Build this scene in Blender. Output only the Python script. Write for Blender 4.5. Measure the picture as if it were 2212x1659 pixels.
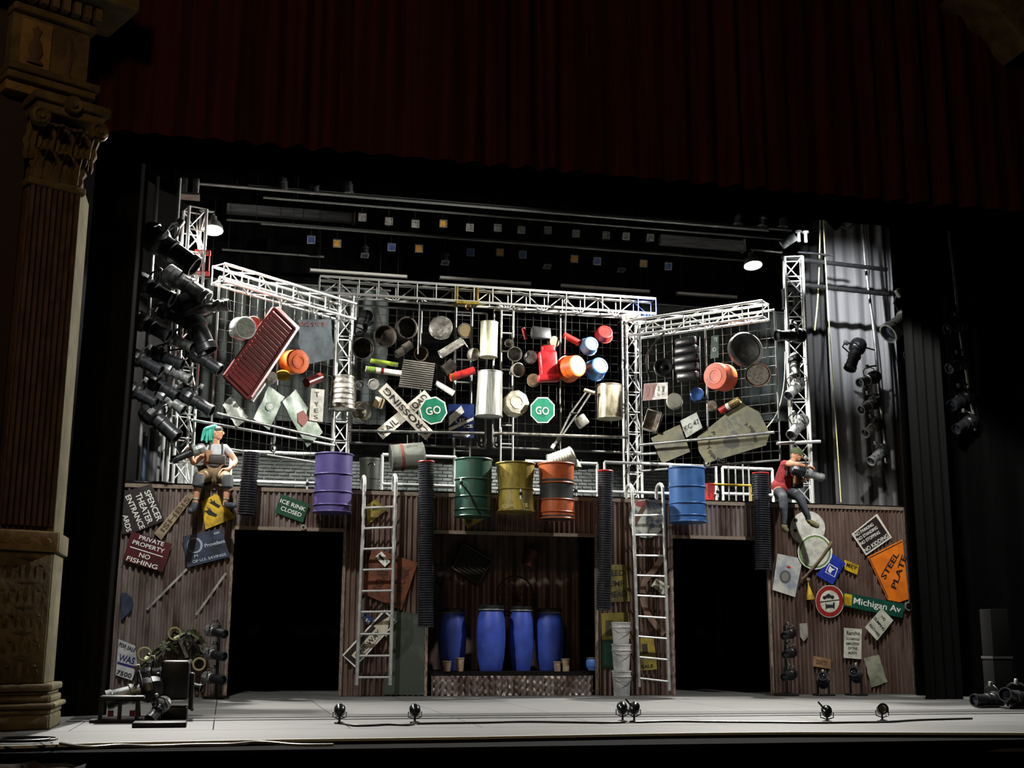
import bpy, math, random
from mathutils import Vector, Matrix
random.seed(11)
for _o in list(bpy.data.objects): bpy.data.objects.remove(_o)
S = bpy.context.scene; COL = S.collection
V = Vector; R = math.radians

# ---------------------------------------------------------------- camera
YAW, PITCH, ROLL, FPX = R(12.7), R(11.7), R(.29), 2680.0
CAM = V((0, -20, .86))
FW = V((math.sin(YAW)*math.cos(PITCH), math.cos(YAW)*math.cos(PITCH), math.sin(PITCH)))
_r = V((math.cos(YAW), -math.sin(YAW), 0)); _u = _r.cross(FW)
RT = _r*math.cos(ROLL) + _u*math.sin(ROLL); UP = RT.cross(FW)
cd = bpy.data.cameras.new('camera'); cam = bpy.data.objects.new('camera', cd); COL.objects.link(cam)
cam.matrix_world = Matrix(((RT.x, UP.x, -FW.x, CAM.x), (RT.y, UP.y, -FW.y, CAM.y), (RT.z, UP.z, -FW.z, CAM.z), (0, 0, 0, 1)))
cd.sensor_width = 36; cd.lens = 36*FPX/2212; cd.clip_end = 200; S.camera = cam

# ---------------------------------------------------------------- world, lamps of the house, exposure
S.view_settings.view_transform = 'Standard'; S.view_settings.look = 'None'
S.view_settings.gamma = 1; S.view_settings.use_curve_mapping = False; S.view_settings.exposure = 0
w = bpy.data.worlds.new('world'); S.world = w; w.use_nodes = True
w.node_tree.nodes['Background'].inputs[0].default_value = (.8, .85, 1, 1)
w.node_tree.nodes['Background'].inputs[1].default_value = .002
def lamp(name, kind, loc, power, col, size=.1, target=None, spot=None, blend=.25):
    l = bpy.data.lights.new(name, kind); l.energy = power; l.color = col
    if kind == 'AREA': l.size = size
    else: l.shadow_soft_size = size
    if spot: l.spot_size = R(spot); l.spot_blend = blend
    o = bpy.data.objects.new(name, l); COL.objects.link(o); o.location = loc
    if target is not None: o.rotation_euler = (V(target)-V(loc)).to_track_quat('-Z', 'Y').to_euler()
    return o
lamp('unseen_house_light', 'POINT', (-2.2, -18.5, 8.6), 680, (1, .68, .38), .6)  # unseen house light, set overhead to warm the pilaster and valance

# ---------------------------------------------------------------- geometry helpers
def ray(px, py): return RT*((px-1106)/FPX) - UP*((py-829.5)/FPX) + FW
class Pl:
    """a real vertical plane of the set; at() finds where a pixel's sight line meets it"""
    def __init__(s, p, n): s.p = V(p); s.n = V(n).normalized(); s.u = V((0, 0, 1)).cross(s.n); s.v = s.n.cross(s.u)
    def at(s, px, py, off=0):
        d = ray(px, py); p = s.p + s.n*off
        return CAM + d*((p-CAM).dot(s.n)/d.dot(s.n))
def Y(y): return Pl((0, y, 0), (0, -1, 0))
def mpp(P): return (P-CAM).dot(FW)/FPX
def floor_at(px, py, z=0):
    d = ray(px, py); return CAM + d*((z-CAM.z)/d.z)
FL = Y(0)
MID = Y(2.75)
def seg_plane(a, b):
    u = (V((b[0], b[1], 0))-V((a[0], a[1], 0))).normalized(); return Pl((a[0], a[1], 0), (u.y, -u.x, 0))
LP = seg_plane((-.55, .6), (2.02, 2.7))
RP = seg_plane((7.42, 2.7), (9.55, .5))

W = {}
def _place(o, parent, M, world):
    M = M or Matrix()
    if parent is None: o.matrix_world = M; W[o.name] = M.copy(); return
    L = W[parent.name].inverted() @ M if world else M
    o.parent = parent; o.matrix_basis = L; W[o.name] = W[parent.name] @ L
def obj(name, me, m=None, parent=None, M=None, world=False):
    if not me.materials: me.materials.append(None)
    o = bpy.data.objects.new(name, me); COL.objects.link(o)
    _place(o, parent, M, world)
    if m: o.material_slots[0].link = 'OBJECT'; o.material_slots[0].material = m
    return o
def tag(o, label=None, cat=None, group=None, kind=None):
    if label: o['label'] = label
    if cat: o['category'] = cat
    if group: o['group'] = group
    if kind: o['kind'] = kind
    return o
def thing(name, label, cat, M=None, group=None, kind=None):
    o = bpy.data.objects.new(name, None); COL.objects.link(o); o.empty_display_size = .1
    if M is None: M = Matrix()
    elif not isinstance(M, Matrix): M = Matrix.Translation(V(M))
    _place(o, None, M, False)
    return tag(o, label, cat, group, kind)
def T(p): return Matrix.Translation(V(p))
def frame(o, x, y, z):
    return Matrix(((x.x, y.x, z.x, o.x), (x.y, y.y, z.y, o.y), (x.z, y.z, z.z, o.z), (0, 0, 0, 1)))
def axis_frame(o, z, up=(0, 0, 1)):
    z = V(z).normalized(); up = V(up)
    if abs(z.dot(up.normalized())) > .98: up = V((0, -1, 0)) if abs(z.y) < .9 else V((1, 0, 0))
    x = up.cross(z).normalized(); y = z.cross(x)
    return frame(V(o), x, y, z)
def Sc(x, y=None, z=None):
    y = x if y is None else y; z = x if z is None else z
    return Matrix.Diagonal((x, y, z, 1))
def mesh(name, vs, fs, smooth=None):
    me = bpy.data.meshes.new(name); me.from_pydata([tuple(v) for v in vs], [], fs); me.update()
    if smooth:
        me.polygons.foreach_set('use_smooth', [True]*len(me.polygons)); me.set_sharp_from_angle(angle=R(smooth))
    return me
CACHE = {}
def cached(key, fn):
    if key not in CACHE: CACHE[key] = fn()
    return CACHE[key]
def lathe(prof, seg=20, name='turned', smooth=35, sx=1, sy=1):
    vs, rings = [], []
    for r, z in prof:
        if r < 1e-6: rings.append([len(vs)]); vs.append((0, 0, z))
        else:
            rings.append(list(range(len(vs), len(vs)+seg)))
            vs += [(r*sx*math.cos(2*math.pi*i/seg), r*sy*math.sin(2*math.pi*i/seg), z) for i in range(seg)]
    fs = []
    for a, b in zip(rings, rings[1:]):
        for i in range(seg):
            j = (i+1) % seg
            if len(a) == 1 and len(b) == 1: continue
            if len(a) == 1: fs.append((a[0], b[j], b[i]))
            elif len(b) == 1: fs.append((a[i], a[j], b[0]))
            else: fs.append((a[i], a[j], b[j], b[i]))
    return mesh(name, vs, fs, smooth)
def box_me(sx, sy, sz, b=0.0):
    def mk():
        x, y, z = sx/2, sy/2, sz/2
        if b <= 0:
            vs = [(i*x, j*y, k*z) for i in (-1, 1) for j in (-1, 1) for k in (-1, 1)]
            return mesh('box', vs, [(0, 1, 3, 2), (4, 6, 7, 5), (0, 4, 5, 1), (2, 3, 7, 6), (0, 2, 6, 4), (1, 5, 7, 3)])
        import bmesh
        bm = bmesh.new(); bmesh.ops.create_cube(bm, size=1)
        for v in bm.verts: v.co = (v.co.x*sx, v.co.y*sy, v.co.z*sz)
        bmesh.ops.bevel(bm, geom=list(bm.edges), offset=b, segments=2, profile=.5, affect='EDGES')
        me = bpy.data.meshes.new('box'); bm.to_mesh(me); bm.free()
        me.polygons.foreach_set('use_smooth', [True]*len(me.polygons)); me.set_sharp_from_angle(angle=R(50))
        return me
    return cached(('box', round(sx, 4), round(sy, 4), round(sz, 4), b), mk)
def cyl_me(seg=10):
    return cached(('cyl', seg), lambda: lathe([(0, -.5), (1, -.5), (1, .5), (0, .5)], seg, 'tube', 40))
def tube(name, a, b, r, m, parent=None, seg=10):
    a, b = V(a), V(b); d = b-a
    return obj(name, cyl_me(seg), m, parent, axis_frame((a+b)/2, d) @ Sc(r, r, d.length), True)
def bar(name, a, b, wx, wy, m, parent=None, up=(0, 0, 1)):
    a, b = V(a), V(b); d = b-a
    return obj(name, box_me(1, 1, 1), m, parent, axis_frame((a+b)/2, d, up) @ Sc(wx, wy, d.length), True)
def sweep(pts, r, seg=6, close=False, name='cable'):
    pts = [V(p) for p in pts]; n = len(pts); vs, fs = [], []
    rr = r if isinstance(r, (list, tuple)) else [r]*n
    up = V((0, 0, 1)); prev = None
    for i, p in enumerate(pts):
        if close: t = pts[(i+1) % n]-pts[i-1]
        else: t = pts[min(i+1, n-1)]-pts[max(i-1, 0)]
        t.normalize()
        x = prev - t*prev.dot(t) if prev is not None else (up.cross(t) if abs(t.z) < .95 else V((1, 0, 0)).cross(t))
        x.normalize(); prev = x; y = t.cross(x)
        vs += [p + (x*math.cos(2*math.pi*k/seg)+y*math.sin(2*math.pi*k/seg))*rr[i] for k in range(seg)]
    for i in range(n if close else n-1):
        for k in range(seg):
            a, b = i*seg+k, i*seg+(k+1) % seg; j = ((i+1) % n)*seg
            fs.append((a, b, j+(k+1) % seg, j+k))
    if not close: fs += [tuple(range(seg))[::-1], tuple(range((n-1)*seg, n*seg))]
    return mesh(name, vs, fs, 50)
def rel(me, o):
    for v in me.vertices: v.co -= o
    return me
def smooth_path(ctrl, per=6):
    c = [V(p) for p in ctrl]; out = []
    for i in range(len(c)-1):
        p0, p1, p2, p3 = c[max(i-1, 0)], c[i], c[i+1], c[min(i+2, len(c)-1)]
        for k in range(per):
            t = k/per
            out.append(.5*((2*p1)+(p2-p0)*t+(2*p0-5*p1+4*p2-p3)*t*t+(3*p1-p0-3*p2+p3)*t**3))
    return out+[c[-1]]
def world_mesh(name, me, m, label=None, cat=None, group=None, parent=None, kind=None):
    """mesh whose vertices are in world metres: re-centre it on its own origin"""
    n = len(me.vertices); c = V((0, 0, 0))
    for v in me.vertices: c += v.co
    c /= n; zmin = min(v.co.z for v in me.vertices)
    if parent is None: c.z = zmin
    rel(me, c)
    o = obj(name, me, m, parent, T(c), True)
    return tag(o, label, cat, group, kind)
def plate_me(pl, off, poly, thick):
    P = [pl.at(x, y, off) for x, y in poly]
    # make the outline counter-clockwise as seen from the front
    a = sum((P[i]-P[0]).cross(P[(i+1) % len(P)]-P[0]).dot(pl.n) for i in range(len(P)))
    if a < 0: P.reverse()
    n = len(P); vs = P+[p+pl.n*thick for p in P]
    fs = [tuple(range(n))[::-1], tuple(range(n, 2*n))]+[(i, (i+1) % n, n+(i+1) % n, n+i) for i in range(n)]
    return mesh('plate', vs, fs)
def sheet_me(pl, off, q, nx=6, ny=6, bump=.02, thick=.006, wave=0):
    """old crumpled sheet between four pixel corners (tl, tr, br, bl)"""
    C = [pl.at(x, y, off) for x, y in q]; vs = []
    for j in range(ny+1):
        for i in range(nx+1):
            s, t = i/nx, j/ny
            p = (C[0]*(1-s)+C[1]*s)*(1-t)+(C[3]*(1-s)+C[2]*s)*t
            vs.append(p+pl.n*(random.uniform(-bump, bump)+wave*math.sin(s*7)))
    n = len(vs); fs = []
    for j in range(ny):
        for i in range(nx):
            a = j*(nx+1)+i; fs.append((a, a+nx+1, a+nx+2, a+1))
    me = mesh('sheet', vs+[v-pl.n*thick for v in vs], fs+[tuple(k+n for k in f[::-1]) for f in fs], 60)
    return me
TXT = {}
def text_me(s):
    if s not in TXT:
        cu = bpy.data.curves.new('lettering', 'FONT'); cu.body = s; cu.resolution_u = 3; cu.offset = .012
        o = bpy.data.objects.new('lettering_tmp', cu); COL.objects.link(o)
        bpy.context.view_layer.update()
        me = bpy.data.meshes.new_from_object(o.evaluated_get(bpy.context.evaluated_depsgraph_get()))
        bpy.data.objects.remove(o); bpy.data.curves.remove(cu); me.name = 'lettering'
        xs = [v.co.x for v in me.vertices]; ys = [v.co.y for v in me.vertices]
        x0, x1, y0, y1 = min(xs), max(xs), min(ys), max(ys)
        for v in me.vertices: v.co = ((v.co.x-(x0+x1)/2)/(x1-x0), (v.co.y-(y0+y1)/2)/(y1-y0), 0)
        me.materials.clear(); TXT[s] = me
    return TXT[s]
def text_on(parent, pl, off, s, c0, c1, hpx, m):
    a, b = pl.at(*c0, off), pl.at(*c1, off); x = b-a; L = x.length; x.normalize()
    c = (a+b)/2; h = hpx*mpp(c); y = pl.n.cross(x)
    return obj('lettering', text_me(s), m, parent, frame(c, x*L, y*h, pl.n), True)
def circle_px(cx, cy, rx, ry=None, n=20, a0=0):
    ry = ry or rx
    return [(cx+rx*math.cos(R(a0)+2*math.pi*i/n), cy+ry*math.sin(R(a0)+2*math.pi*i/n)) for i in range(n)]
def sign(name, label, pl, off, poly, m, texts=(), marks=(), thick=.012, cat='sign', group=None, crumple=None):
    c = V((0, 0, 0)); P = [pl.at(x, y, off) for x, y in poly]
    for p in P: c += p
    c /= len(P); c.z = min(p.z for p in P)
    if not texts and not marks and not crumple:
        return world_mesh(name, plate_me(pl, off, poly, thick), m, label, cat, group)
    if not texts and not marks:
        return world_mesh(name, sheet_me(pl, off, poly, bump=crumple, thick=.006), m, label, cat, group)
    t = thing(name, label, cat, c, group)
    if pl is not FL and 'hang' in globals(): hang(t, (P[0]+P[len(P)//2])/2, pl)
    me = sheet_me(pl, off, poly, bump=crumple) if crumple else plate_me(pl, off, poly, thick)
    world_mesh('plate', me, m, parent=t)
    top = off+(crumple if crumple else thick)
    for i, (nm, mp, mm) in enumerate(marks): world_mesh(nm, plate_me(pl, top-.002+.002*i, mp, .004), mm, parent=t)
    for s, a, b, h, mm in texts: text_on(t, pl, top+.005+.002*len(marks), s, a, b, h, mm)
    return t

# ---------------------------------------------------------------- materials
def lin(h):
    c = [int(h[i:i+2], 16)/255 for i in (0, 2, 4)]
    return tuple(x/12.92 if x <= .04045 else ((x+.055)/1.055)**2.4 for x in c)+(1,)
MATS = {}
def mat(name, col, rough=.5, metal=0.0, col2=None, scale=4.0, stretch=(1, 1, 1), lo=.42, hi=.6, bump=0.0, bscale=30.0, emit=0.0, alpha=1.0, detail=4, trans=0.0, spec=None):
    if name in MATS: return MATS[name]
    m = bpy.data.materials.new(name); m.use_nodes = True; nt = m.node_tree; n = nt.nodes; b = n['Principled BSDF']
    b.inputs['Base Color'].default_value = lin(col); b.inputs['Roughness'].default_value = rough; b.inputs['Metallic'].default_value = metal
    if spec is not None: b.inputs['Specular IOR Level'].default_value = spec
    if alpha < 1: b.inputs['Alpha'].default_value = alpha
    if trans: b.inputs['Transmission Weight'].default_value = trans
    if emit: b.inputs['Emission Color'].default_value = lin(col); b.inputs['Emission Strength'].default_value = emit
    if col2 or bump:
        tc = n.new('ShaderNodeTexCoord'); mp = n.new('ShaderNodeMapping'); mp.inputs['Scale'].default_value = stretch
        nt.links.new(tc.outputs['Object'], mp.inputs['Vector'])
        oi = n.new('ShaderNodeObjectInfo'); ad = n.new('ShaderNodeVectorMath'); ad.operation = 'MULTIPLY_ADD'
        ad.inputs[1].default_value = (13, 7, 19)
        nt.links.new(oi.outputs['Random'], ad.inputs[0]); nt.links.new(mp.outputs['Vector'], ad.inputs[2])
    if col2:
        nz = n.new('ShaderNodeTexNoise'); nz.inputs['Scale'].default_value = scale; nz.inputs['Detail'].default_value = detail; nz.inputs['Roughness'].default_value = .65
        cr = n.new('ShaderNodeValToRGB'); cr.color_ramp.elements[0].position = lo; cr.color_ramp.elements[1].position = hi
        cr.color_ramp.elements[0].color = lin(col); cr.color_ramp.elements[1].color = lin(col2)
        nt.links.new(ad.outputs[0], nz.inputs['Vector']); nt.links.new(nz.outputs['Fac'], cr.inputs['Fac'])
        nt.links.new(cr.outputs['Color'], b.inputs['Base Color'])
        if emit: nt.links.new(cr.outputs['Color'], b.inputs['Emission Color'])
    if bump:
        n2 = n.new('ShaderNodeTexNoise'); n2.inputs['Scale'].default_value = bscale; n2.inputs['Detail'].default_value = 3
        bp = n.new('ShaderNodeBump'); bp.inputs['Strength'].default_value = bump; bp.inputs['Distance'].default_value = .02
        nt.links.new(ad.outputs[0], n2.inputs['Vector']); nt.links.new(n2.outputs['Fac'], bp.inputs['Height']); nt.links.new(bp.outputs['Normal'], b.inputs['Normal'])
    MATS[name] = m; return m
ALU = mat('aluminium', 'c9cbc8', .38, .55, 'a9aba8', 9, bump=.05)
STEEL = mat('dull_steel', '8d8f8c', .45, .6, '6a6c6a', 9)
WIRE = mat('dark_wire', '55554f', .5, .5, '3a3a36', 9)
CHROME = mat('bright_steel', 'd6d6d0', .22, .8, 'b0b0aa', 8)
WHITEP = mat('white_paint_pipe', 'd8dcda', .4, 0, 'b5bab8', 8)
BLACKM = mat('black_metal', '141516', .42, .25, '1d1e1f', 12)
BLACKM2 = mat('worn_black_metal', '1c1d1f', .38, .3, '2b2d30', 8)
SATIN = mat('brushed_housing', '9a9c9a', .38, .5, '5c5e60', 6)
VELVET = mat('black_drape', '060606', .97, 0, '090909', 3, stretch=(1, 1, .1), spec=.02)
BLK = mat('black_print', '0d0d0d', .7)
WHT = mat('white_print', 'e2e2da', .6, 0, 'c4c4bc', 20)
RUBBER = mat('black_rubber', '0e0e10', .45)
WOODTRIM = mat('weathered_wood_trim', '8a7c6c', .8, 0, '3f3128', 9, stretch=(.5, 4, 4))
GLASS = mat('dark_lens_glass', '1a1e24', .08, .1)
SILV = mat('silver_scratched', 'b9b7ae', .33, .65, '6e6a62', 7, bump=.15, bscale=9)
DARKPAN = mat('dark_shaded_metal', '23211f', .4, .5, '4a443c', 5)  # dark metal; the shade over the upper pans is put into this colour
RED = mat('red_plastic', 'b3211d', .4, 0, '6e1412', 6)
ORANGE = mat('orange_plastic', 'e0641a', .42, 0, 'a8420f', 5)
BLUEP = mat('blue_plastic', '3f73b8', .35, 0, '244c86', 6)
YELL = mat('yellow_sign_paint', 'c9a414', .5, 0, '8c7114', 7)
GOLD = mat('brass', 'b98a3a', .35, .7, '7d5a22', 8)
# ================================================================ SETTING
DECK = mat('grey_stage_deck', '545451', .62, 0, '424343', 2.2, stretch=(.6, 2.4, 1), lo=.3, hi=.75, bump=.1, bscale=6)
DECKE = mat('pale_edge_strip', 'b5b5a6', .6)
SUB = mat('dark_deck_underside', '0c0b0b', .95, spec=.05)
fl = tag(thing('floor', None, None), kind='structure')
seams = [-9.4+1.333*k for k in range(20)]; seams = [s+.0 for s in seams]
rows = [(9.0, 4.9), (4.9, 2.45), (2.45, 0), (0, -2.44), (-2.44, -4.72), (-4.72, -7.2)]
for i in range(len(seams)-1):
    for (ya, yb) in rows:
        x0, x1 = seams[i]+1.33-.0, seams[i+1]+1.33
        if x1 < -5.2 or x0 > 15.5: continue
        obj('deck_sheet', box_me(round(x1-x0-.010, 3), round(ya-yb-.010, 3), .03), DECK, fl, T(((x0+x1)/2, (ya+yb)/2, -.015)))
# the front row follows the bent lip of the apron
EDGE = [(-6, -9.4), (-1.74, -8.85), (-1.05, -8.62), (.5, -8.47), (2.16, -8.44), (4.27, -8.27), (5.42, -8.3), (7.71, -8.75), (14, -10.2)]
def edge_y(x):
    for (a, b), (c, d) in zip(EDGE, EDGE[1:]):
        if x <= c: return b+(d-b)*(x-a)/(c-a)
    return EDGE[-1][1]
xs = [-6+.5*k for k in range(41)]
for k in range(0, 40, 4):
    seg = xs[k:k+5]; vs = []
    for x in seg: vs += [(x, -7.21, 0), (x, edge_y(x), 0)]
    n = len(vs); vs += [(a, b, -.03) for a, b, c in vs]
    fs = []
    for j in range(4):
        a = 2*j; fs += [(a, a+1, a+3, a+2), (a+n, a+n+2, a+n+3, a+n+1), (a+1, a+1+n, a+3+n, a+3)]
    world_mesh('deck_sheet', mesh('deck', vs, fs), DECK, parent=fl)
def edge_strip(name, dy, z0, z1, dep, m, par):
    vs = []; fs = []
    for x in xs: vs += [(x, edge_y(x)-dy, z1), (x, edge_y(x)-dy-dep, z1), (x, edge_y(x)-dy-dep, z0), (x, edge_y(x)-dy, z0)]
    for j in range(len(xs)-1):
        a = 4*j
        for q in range(4): fs.append((a+q, a+(q+1) % 4, a+4+(q+1) % 4, a+4+q))
    return world_mesh(name, mesh('strip', vs, fs), m, parent=par)
edge_strip('nosing', 0, -.02, .002, .05, DECKE, fl)
edge_strip('fascia', .02, -.13, -.021, .03, SUB, fl)
edge_strip('lower_ledge', .05, -.16, -.13, .22, mat('grey_ledge', '55544f', .7, 0, '3a3936', 3), fl)
edge_strip('stage_front', .10, -1.25, -.161, .05, SUB, fl)
obj('sub_floor', box_me(22, 19, .04), SUB, fl, T((5, .5, -.065)))
obj('pit_floor', box_me(26, 14, .05), SUB, fl, T((4, -16, -1.28)))

# dark track slots let into the deck
TRK = mat('dark_track', '0a0909', .6)
tr = thing('floor_track', 'dark double track slot running across the whole deck behind the footlights', 'track', (4, -4.95, 0))
def strip_on_floor(name, y0, y1, h, m, par, x0=-1.6, x1=12.5):
    return obj(name, box_me(x1-x0, y1-y0, h), m, par, T(((x0+x1)/2, (y0+y1)/2, h/2+.0005)), True)
strip_on_floor('wide_slot', -5.35, -4.86, .006, TRK, tr); strip_on_floor('narrow_slot', -5.78, -5.62, .006, TRK, tr)

# back wall with its painted bricks
MORT = mat('grey_mortar', '8d9390', .9, 0, '747a77', 6)
BRK = mat('grey_painted_brick', '686e6c', .75, 0, '4c5250', 3, bump=.25, bscale=14)
wb = tag(thing('wall_back', None, None), kind='structure')
obj('mortar_bed', box_me(24, .2, 11), MORT, wb, T((5, 7.135, 5.4)))
brick = box_me(.205, .05, .062, .008)
rest = []; cnt = 0
bricks = []
for c in range(70):
    z = 3.42+c*.078
    if z > 5.05: break
    for k in range(60):
        x = -.7+k*.222+(c % 2)*.111
        bricks.append((x, z))
bricks.sort(key=lambda b: abs(b[1]-4.25)*2+(0 if .3 < b[0] < 12 else 5))
vs, fs = [], []
for i, (x, z) in enumerate(bricks):
    jx, jy = random.uniform(-.008, .008), random.uniform(-.008, .008)
    if i < 300: obj('brick', brick, BRK, wb, T((x+jx, 7.02+jy, z)))
    else:
        b = len(vs); vs += [(x+jx+a*.1025, 7.02+jy+d*.025, z+e*.031) for a in (-1, 1) for d in (-1, 1) for e in (-1, 1)]
        fs += [tuple(b+q for q in f) for f in ((0, 1, 3, 2), (4, 6, 7, 5), (0, 4, 5, 1), (2, 3, 7, 6), (0, 2, 6, 4), (1, 5, 7, 3))]
tag(world_mesh('brickwork', mesh('brickwork', vs, fs), BRK, parent=wb), kind='stuff')

# dark side walls and grid so that nothing is open
DARKW = mat('dark_stage_wall', '0c0c0c', .95)
tag(obj('wall_right', box_me(.2, 16, 14), DARKW, None, T((15.2, -.4, 6))), kind='structure')
tag(obj('ceiling', box_me(24, 14, .2), DARKW, None, T((5, .3, 12.6))), kind='structure')

# ---- drapes
def drape(name, label, x0, x1, z0, z1, y, m, fold=.16, amp=.05, cat='curtain', hem=None, y1=None, group=None, taper=0):
    n = max(8, int(abs(x1-x0)/fold*8)); nz = 10; vs, fs = [], []
    ph = random.random()*6
    for j in range(nz+1):
        t = j/nz
        for i in range(n+1):
            s = i/n; x = x0+(x1-x0)*s; yy = y+((y1-y)*s if y1 is not None else 0)
            a = amp*(.65+.35*math.sin(x*2.3+ph))
            zb = z0+(hem(x) if hem else 0)
            xx = x+math.sin(t*3+ph)*.02*taper
            vs.append((xx, yy+a*math.sin(2*math.pi*x/fold+.8*math.sin(x*1.7+ph)+.3*t), zb+(z1-zb)*t))
    for j in range(nz):
        for i in range(n):
            a = j*(n+1)+i; fs.append((a, a+1, a+n+2, a+n+1))
    return world_mesh(name, mesh('drape', vs, fs, 80), m, label, cat, group)
VALV = mat('dark_red_velvet', '46211e', .95, 0, '301614', 2, stretch=(3, 3, .1), spec=.05)
drape('house_valance', 'dark red velvet valance with vertical folds hanging across the top of the opening', -2.6, 12.6, 6.56, 9.6, -6.0, VALV, .34, .09)
drape('border_curtain', 'black border strip hanging just below and behind the red valance', -2.6, 12.6, 6.42, 9.4, -5.4, VELVET, .4, .03)
def ragged(x): return .09*math.sin(x*5.1)*math.sin(x*1.7+1)+.05*math.sin(x*11)+.04*math.sin(x*17+2)
drape('ragged_border', 'black border with ragged scalloped hem in front of the overhead lighting pipes', -2.2, 13, 7.32, 10.5, -3.0, VELVET, .5, .03, hem=ragged)
drape('rear_border', 'black border hanging in front of the upper brick back wall', -2.5, 13.5, 4.88, 12.48, 6.6, VELVET, .5, .04)
GREYD = mat('grey_drape', '454c4a', .9, 0, '383e3c', 2, stretch=(5, 5, .15))
GD = Y(5.9)
GDL = (GD.at(425, 800).x, GD.at(835, 800).x, GD.at(520, 905).z, GD.at(560, 612).z); GDR = (GD.at(1388, 800).x, GD.at(1700, 800).x, GD.at(1520, 902).z, GD.at(1600, 672).z)
drape('grey_panel_drape', 'pale grey pleated drape behind the mesh panel with the red crate', *GDL, 5.9, GREYD, .3, .05)
drape('grey_panel_drape', 'pale grey pleated drape behind the mesh panel with the big dark lid', *GDR, 5.9, GREYD, .3, .05)
DGREY = mat('charcoal_drape', '20201f', .95, 0, '181817', 2, stretch=(5, 5, .1), spec=.05)
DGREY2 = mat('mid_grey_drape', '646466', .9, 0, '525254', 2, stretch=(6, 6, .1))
# wing drapes on the right hand side of the picture
x = Y(2.2).at
a, b = Y(2.6).at(1741, 800).x, Y(2.6).at(1786, 800).x
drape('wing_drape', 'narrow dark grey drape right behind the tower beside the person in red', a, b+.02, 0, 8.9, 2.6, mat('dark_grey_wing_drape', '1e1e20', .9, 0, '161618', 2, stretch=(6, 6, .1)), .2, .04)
a, b = Y(2.3).at(1797, 900).x, Y(2.3).at(1966, 900).x
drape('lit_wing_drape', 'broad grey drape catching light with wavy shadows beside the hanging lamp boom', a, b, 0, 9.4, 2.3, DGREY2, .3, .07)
a, b = Y(-2.0).at(1990, 1400).x, Y(-2.0).at(2060, 1400).x
drape('leg_curtain', 'black leg curtain bunched to the floor at the right edge of the corrugated set', a, b+.1, 0, 8, -2.0, mat('near_black_drape', '101010', .95, 0, '0c0c0c', 2, stretch=(5, 5, .1), spec=.04), .17, .05)
drape('black_wing_mask', 'wide black masking drape filling the dark wing on the right', b+.1, 14.9, 0, 9.5, -.6, VELVET, .5, .06, y1=-1.5)
a, b = Y(-4.6).at(150, 1500).x, Y(-4.6).at(236, 1500).x
drape('leg_curtain', 'black leg curtain between the tan pilaster and the corrugated set', a-.2, b, 0, 9, -4.6, DGREY, .19, .05, taper=2)
drape('black_wing_mask', 'wide black masking drape behind the lamps in the wing on the left', -4.2, -1.0, 0, 9, -1.6, VELVET, .4, .05, y1=3.5)

# ---- proscenium pilaster (left): its face is splayed towards the house, its reveal faces the opening
STONE = mat('tan_painted_plaster', '6a5835', .8, 0, '4e3f24', 3, bump=.3, bscale=12)
STONE2 = mat('ochre_panel_plaster', '8d7040', .8, 0, '745a30', 4, bump=.2, bscale=12)
RDN = mat('rosy_shaft_plaster', '5f473a', .8, 0, '463328', 3, bump=.2)
REV = mat('lit_reveal_plaster', '77704f', .8, 0, '625b40', 3, bump=.3, bscale=12)  # paler copy of the plaster, with the stage light on the reveal painted in
CX, CY, SPL = -1.66, -6.9, R(28)
PW = tag(thing('wall_left', None, None, T((CX, CY, 0)) @ Matrix.Rotation(SPL, 4, 'Z')), kind='structure')
PF = Pl((CX, CY, 0), (math.sin(SPL), -math.cos(SPL), 0)); PU = V((math.cos(SPL), math.sin(SPL), 0))
def lx(px, py): return (PF.at(px, py)-V((CX, CY, 0))).dot(PU)          # position along the splayed face
def block(name, x0, x1, y0, y1, z0, z1, m=STONE, b=.015):
    return obj(name, box_me(round(x1-x0, 3), round(y1-y0, 3), round(z1-z0, 3), b), m, PW, T(((x0+x1)/2, (y0+y1)/2, (z0+z1)/2)))
def local_mesh(name, me, m, kind=None):
    c = V((0, 0, 0))
    for v in me.vertices: c += v.co
    c /= len(me.vertices); rel(me, c); return tag(obj(name, me, m, PW, T(c)), kind=kind)
XL = -2.6
PROF = ((0, .14, .05), (.14, .20, .05), (.20, .25, .09), (.25, .32, .04), (.32, .36, .015), (.36, .43, .045))
for i, (z0, z1, g) in enumerate(PROF):
    block('plinth' if i == 0 else 'base_moulding', XL, .0+g*.4, -.0-g, .5, z0, z1, STONE, .02)
    obj('reveal_base', box_me(.5, .76+g, round(z1-z0, 3), .02), REV, PW, T((CX-.25+g, CY+.38, (z0+z1)/2)), True)
block('pedestal', XL, -.04, .02, .5, .43, 1.70)
block('band', XL, -.01, -.03, .5, 1.70, 1.90, STONE2, .02)
for z0, z1, g in ((.43, 1.70, -.04), (1.70, 1.90, .0), (1.90, 5.6, -.06)):
    obj('reveal', box_me(.5, .74, round(z1-z0, 3), .01), REV, PW, T((CX-.25+g, CY+.39, (z0+z1)/2)), True)
for k in range(9):
    obj('scroll', cached('scroll', lambda: lathe([(0, 0), (.05, 0), (.045, .012), (.03, .018), (.02, .012), (0, .02)], 12)), STONE2, PW, axis_frame((-.14-.2*k, -.03, 1.80), (0, -1, 0)) @ Sc(1.1, .7, 1))
random.seed(5)
vs, fs = [], []
def relief(cx, cz, sx, sz):
    b = len(vs); n = 10; vs.append((cx, -.025, cz))
    for i in range(n):
        t = 2*math.pi*i/n; vs.append((cx+sx*math.cos(t), .021, cz+sz*math.sin(t)))
    for i in range(n): fs.append((b, b+1+i, b+1+(i+1) % n))
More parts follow.
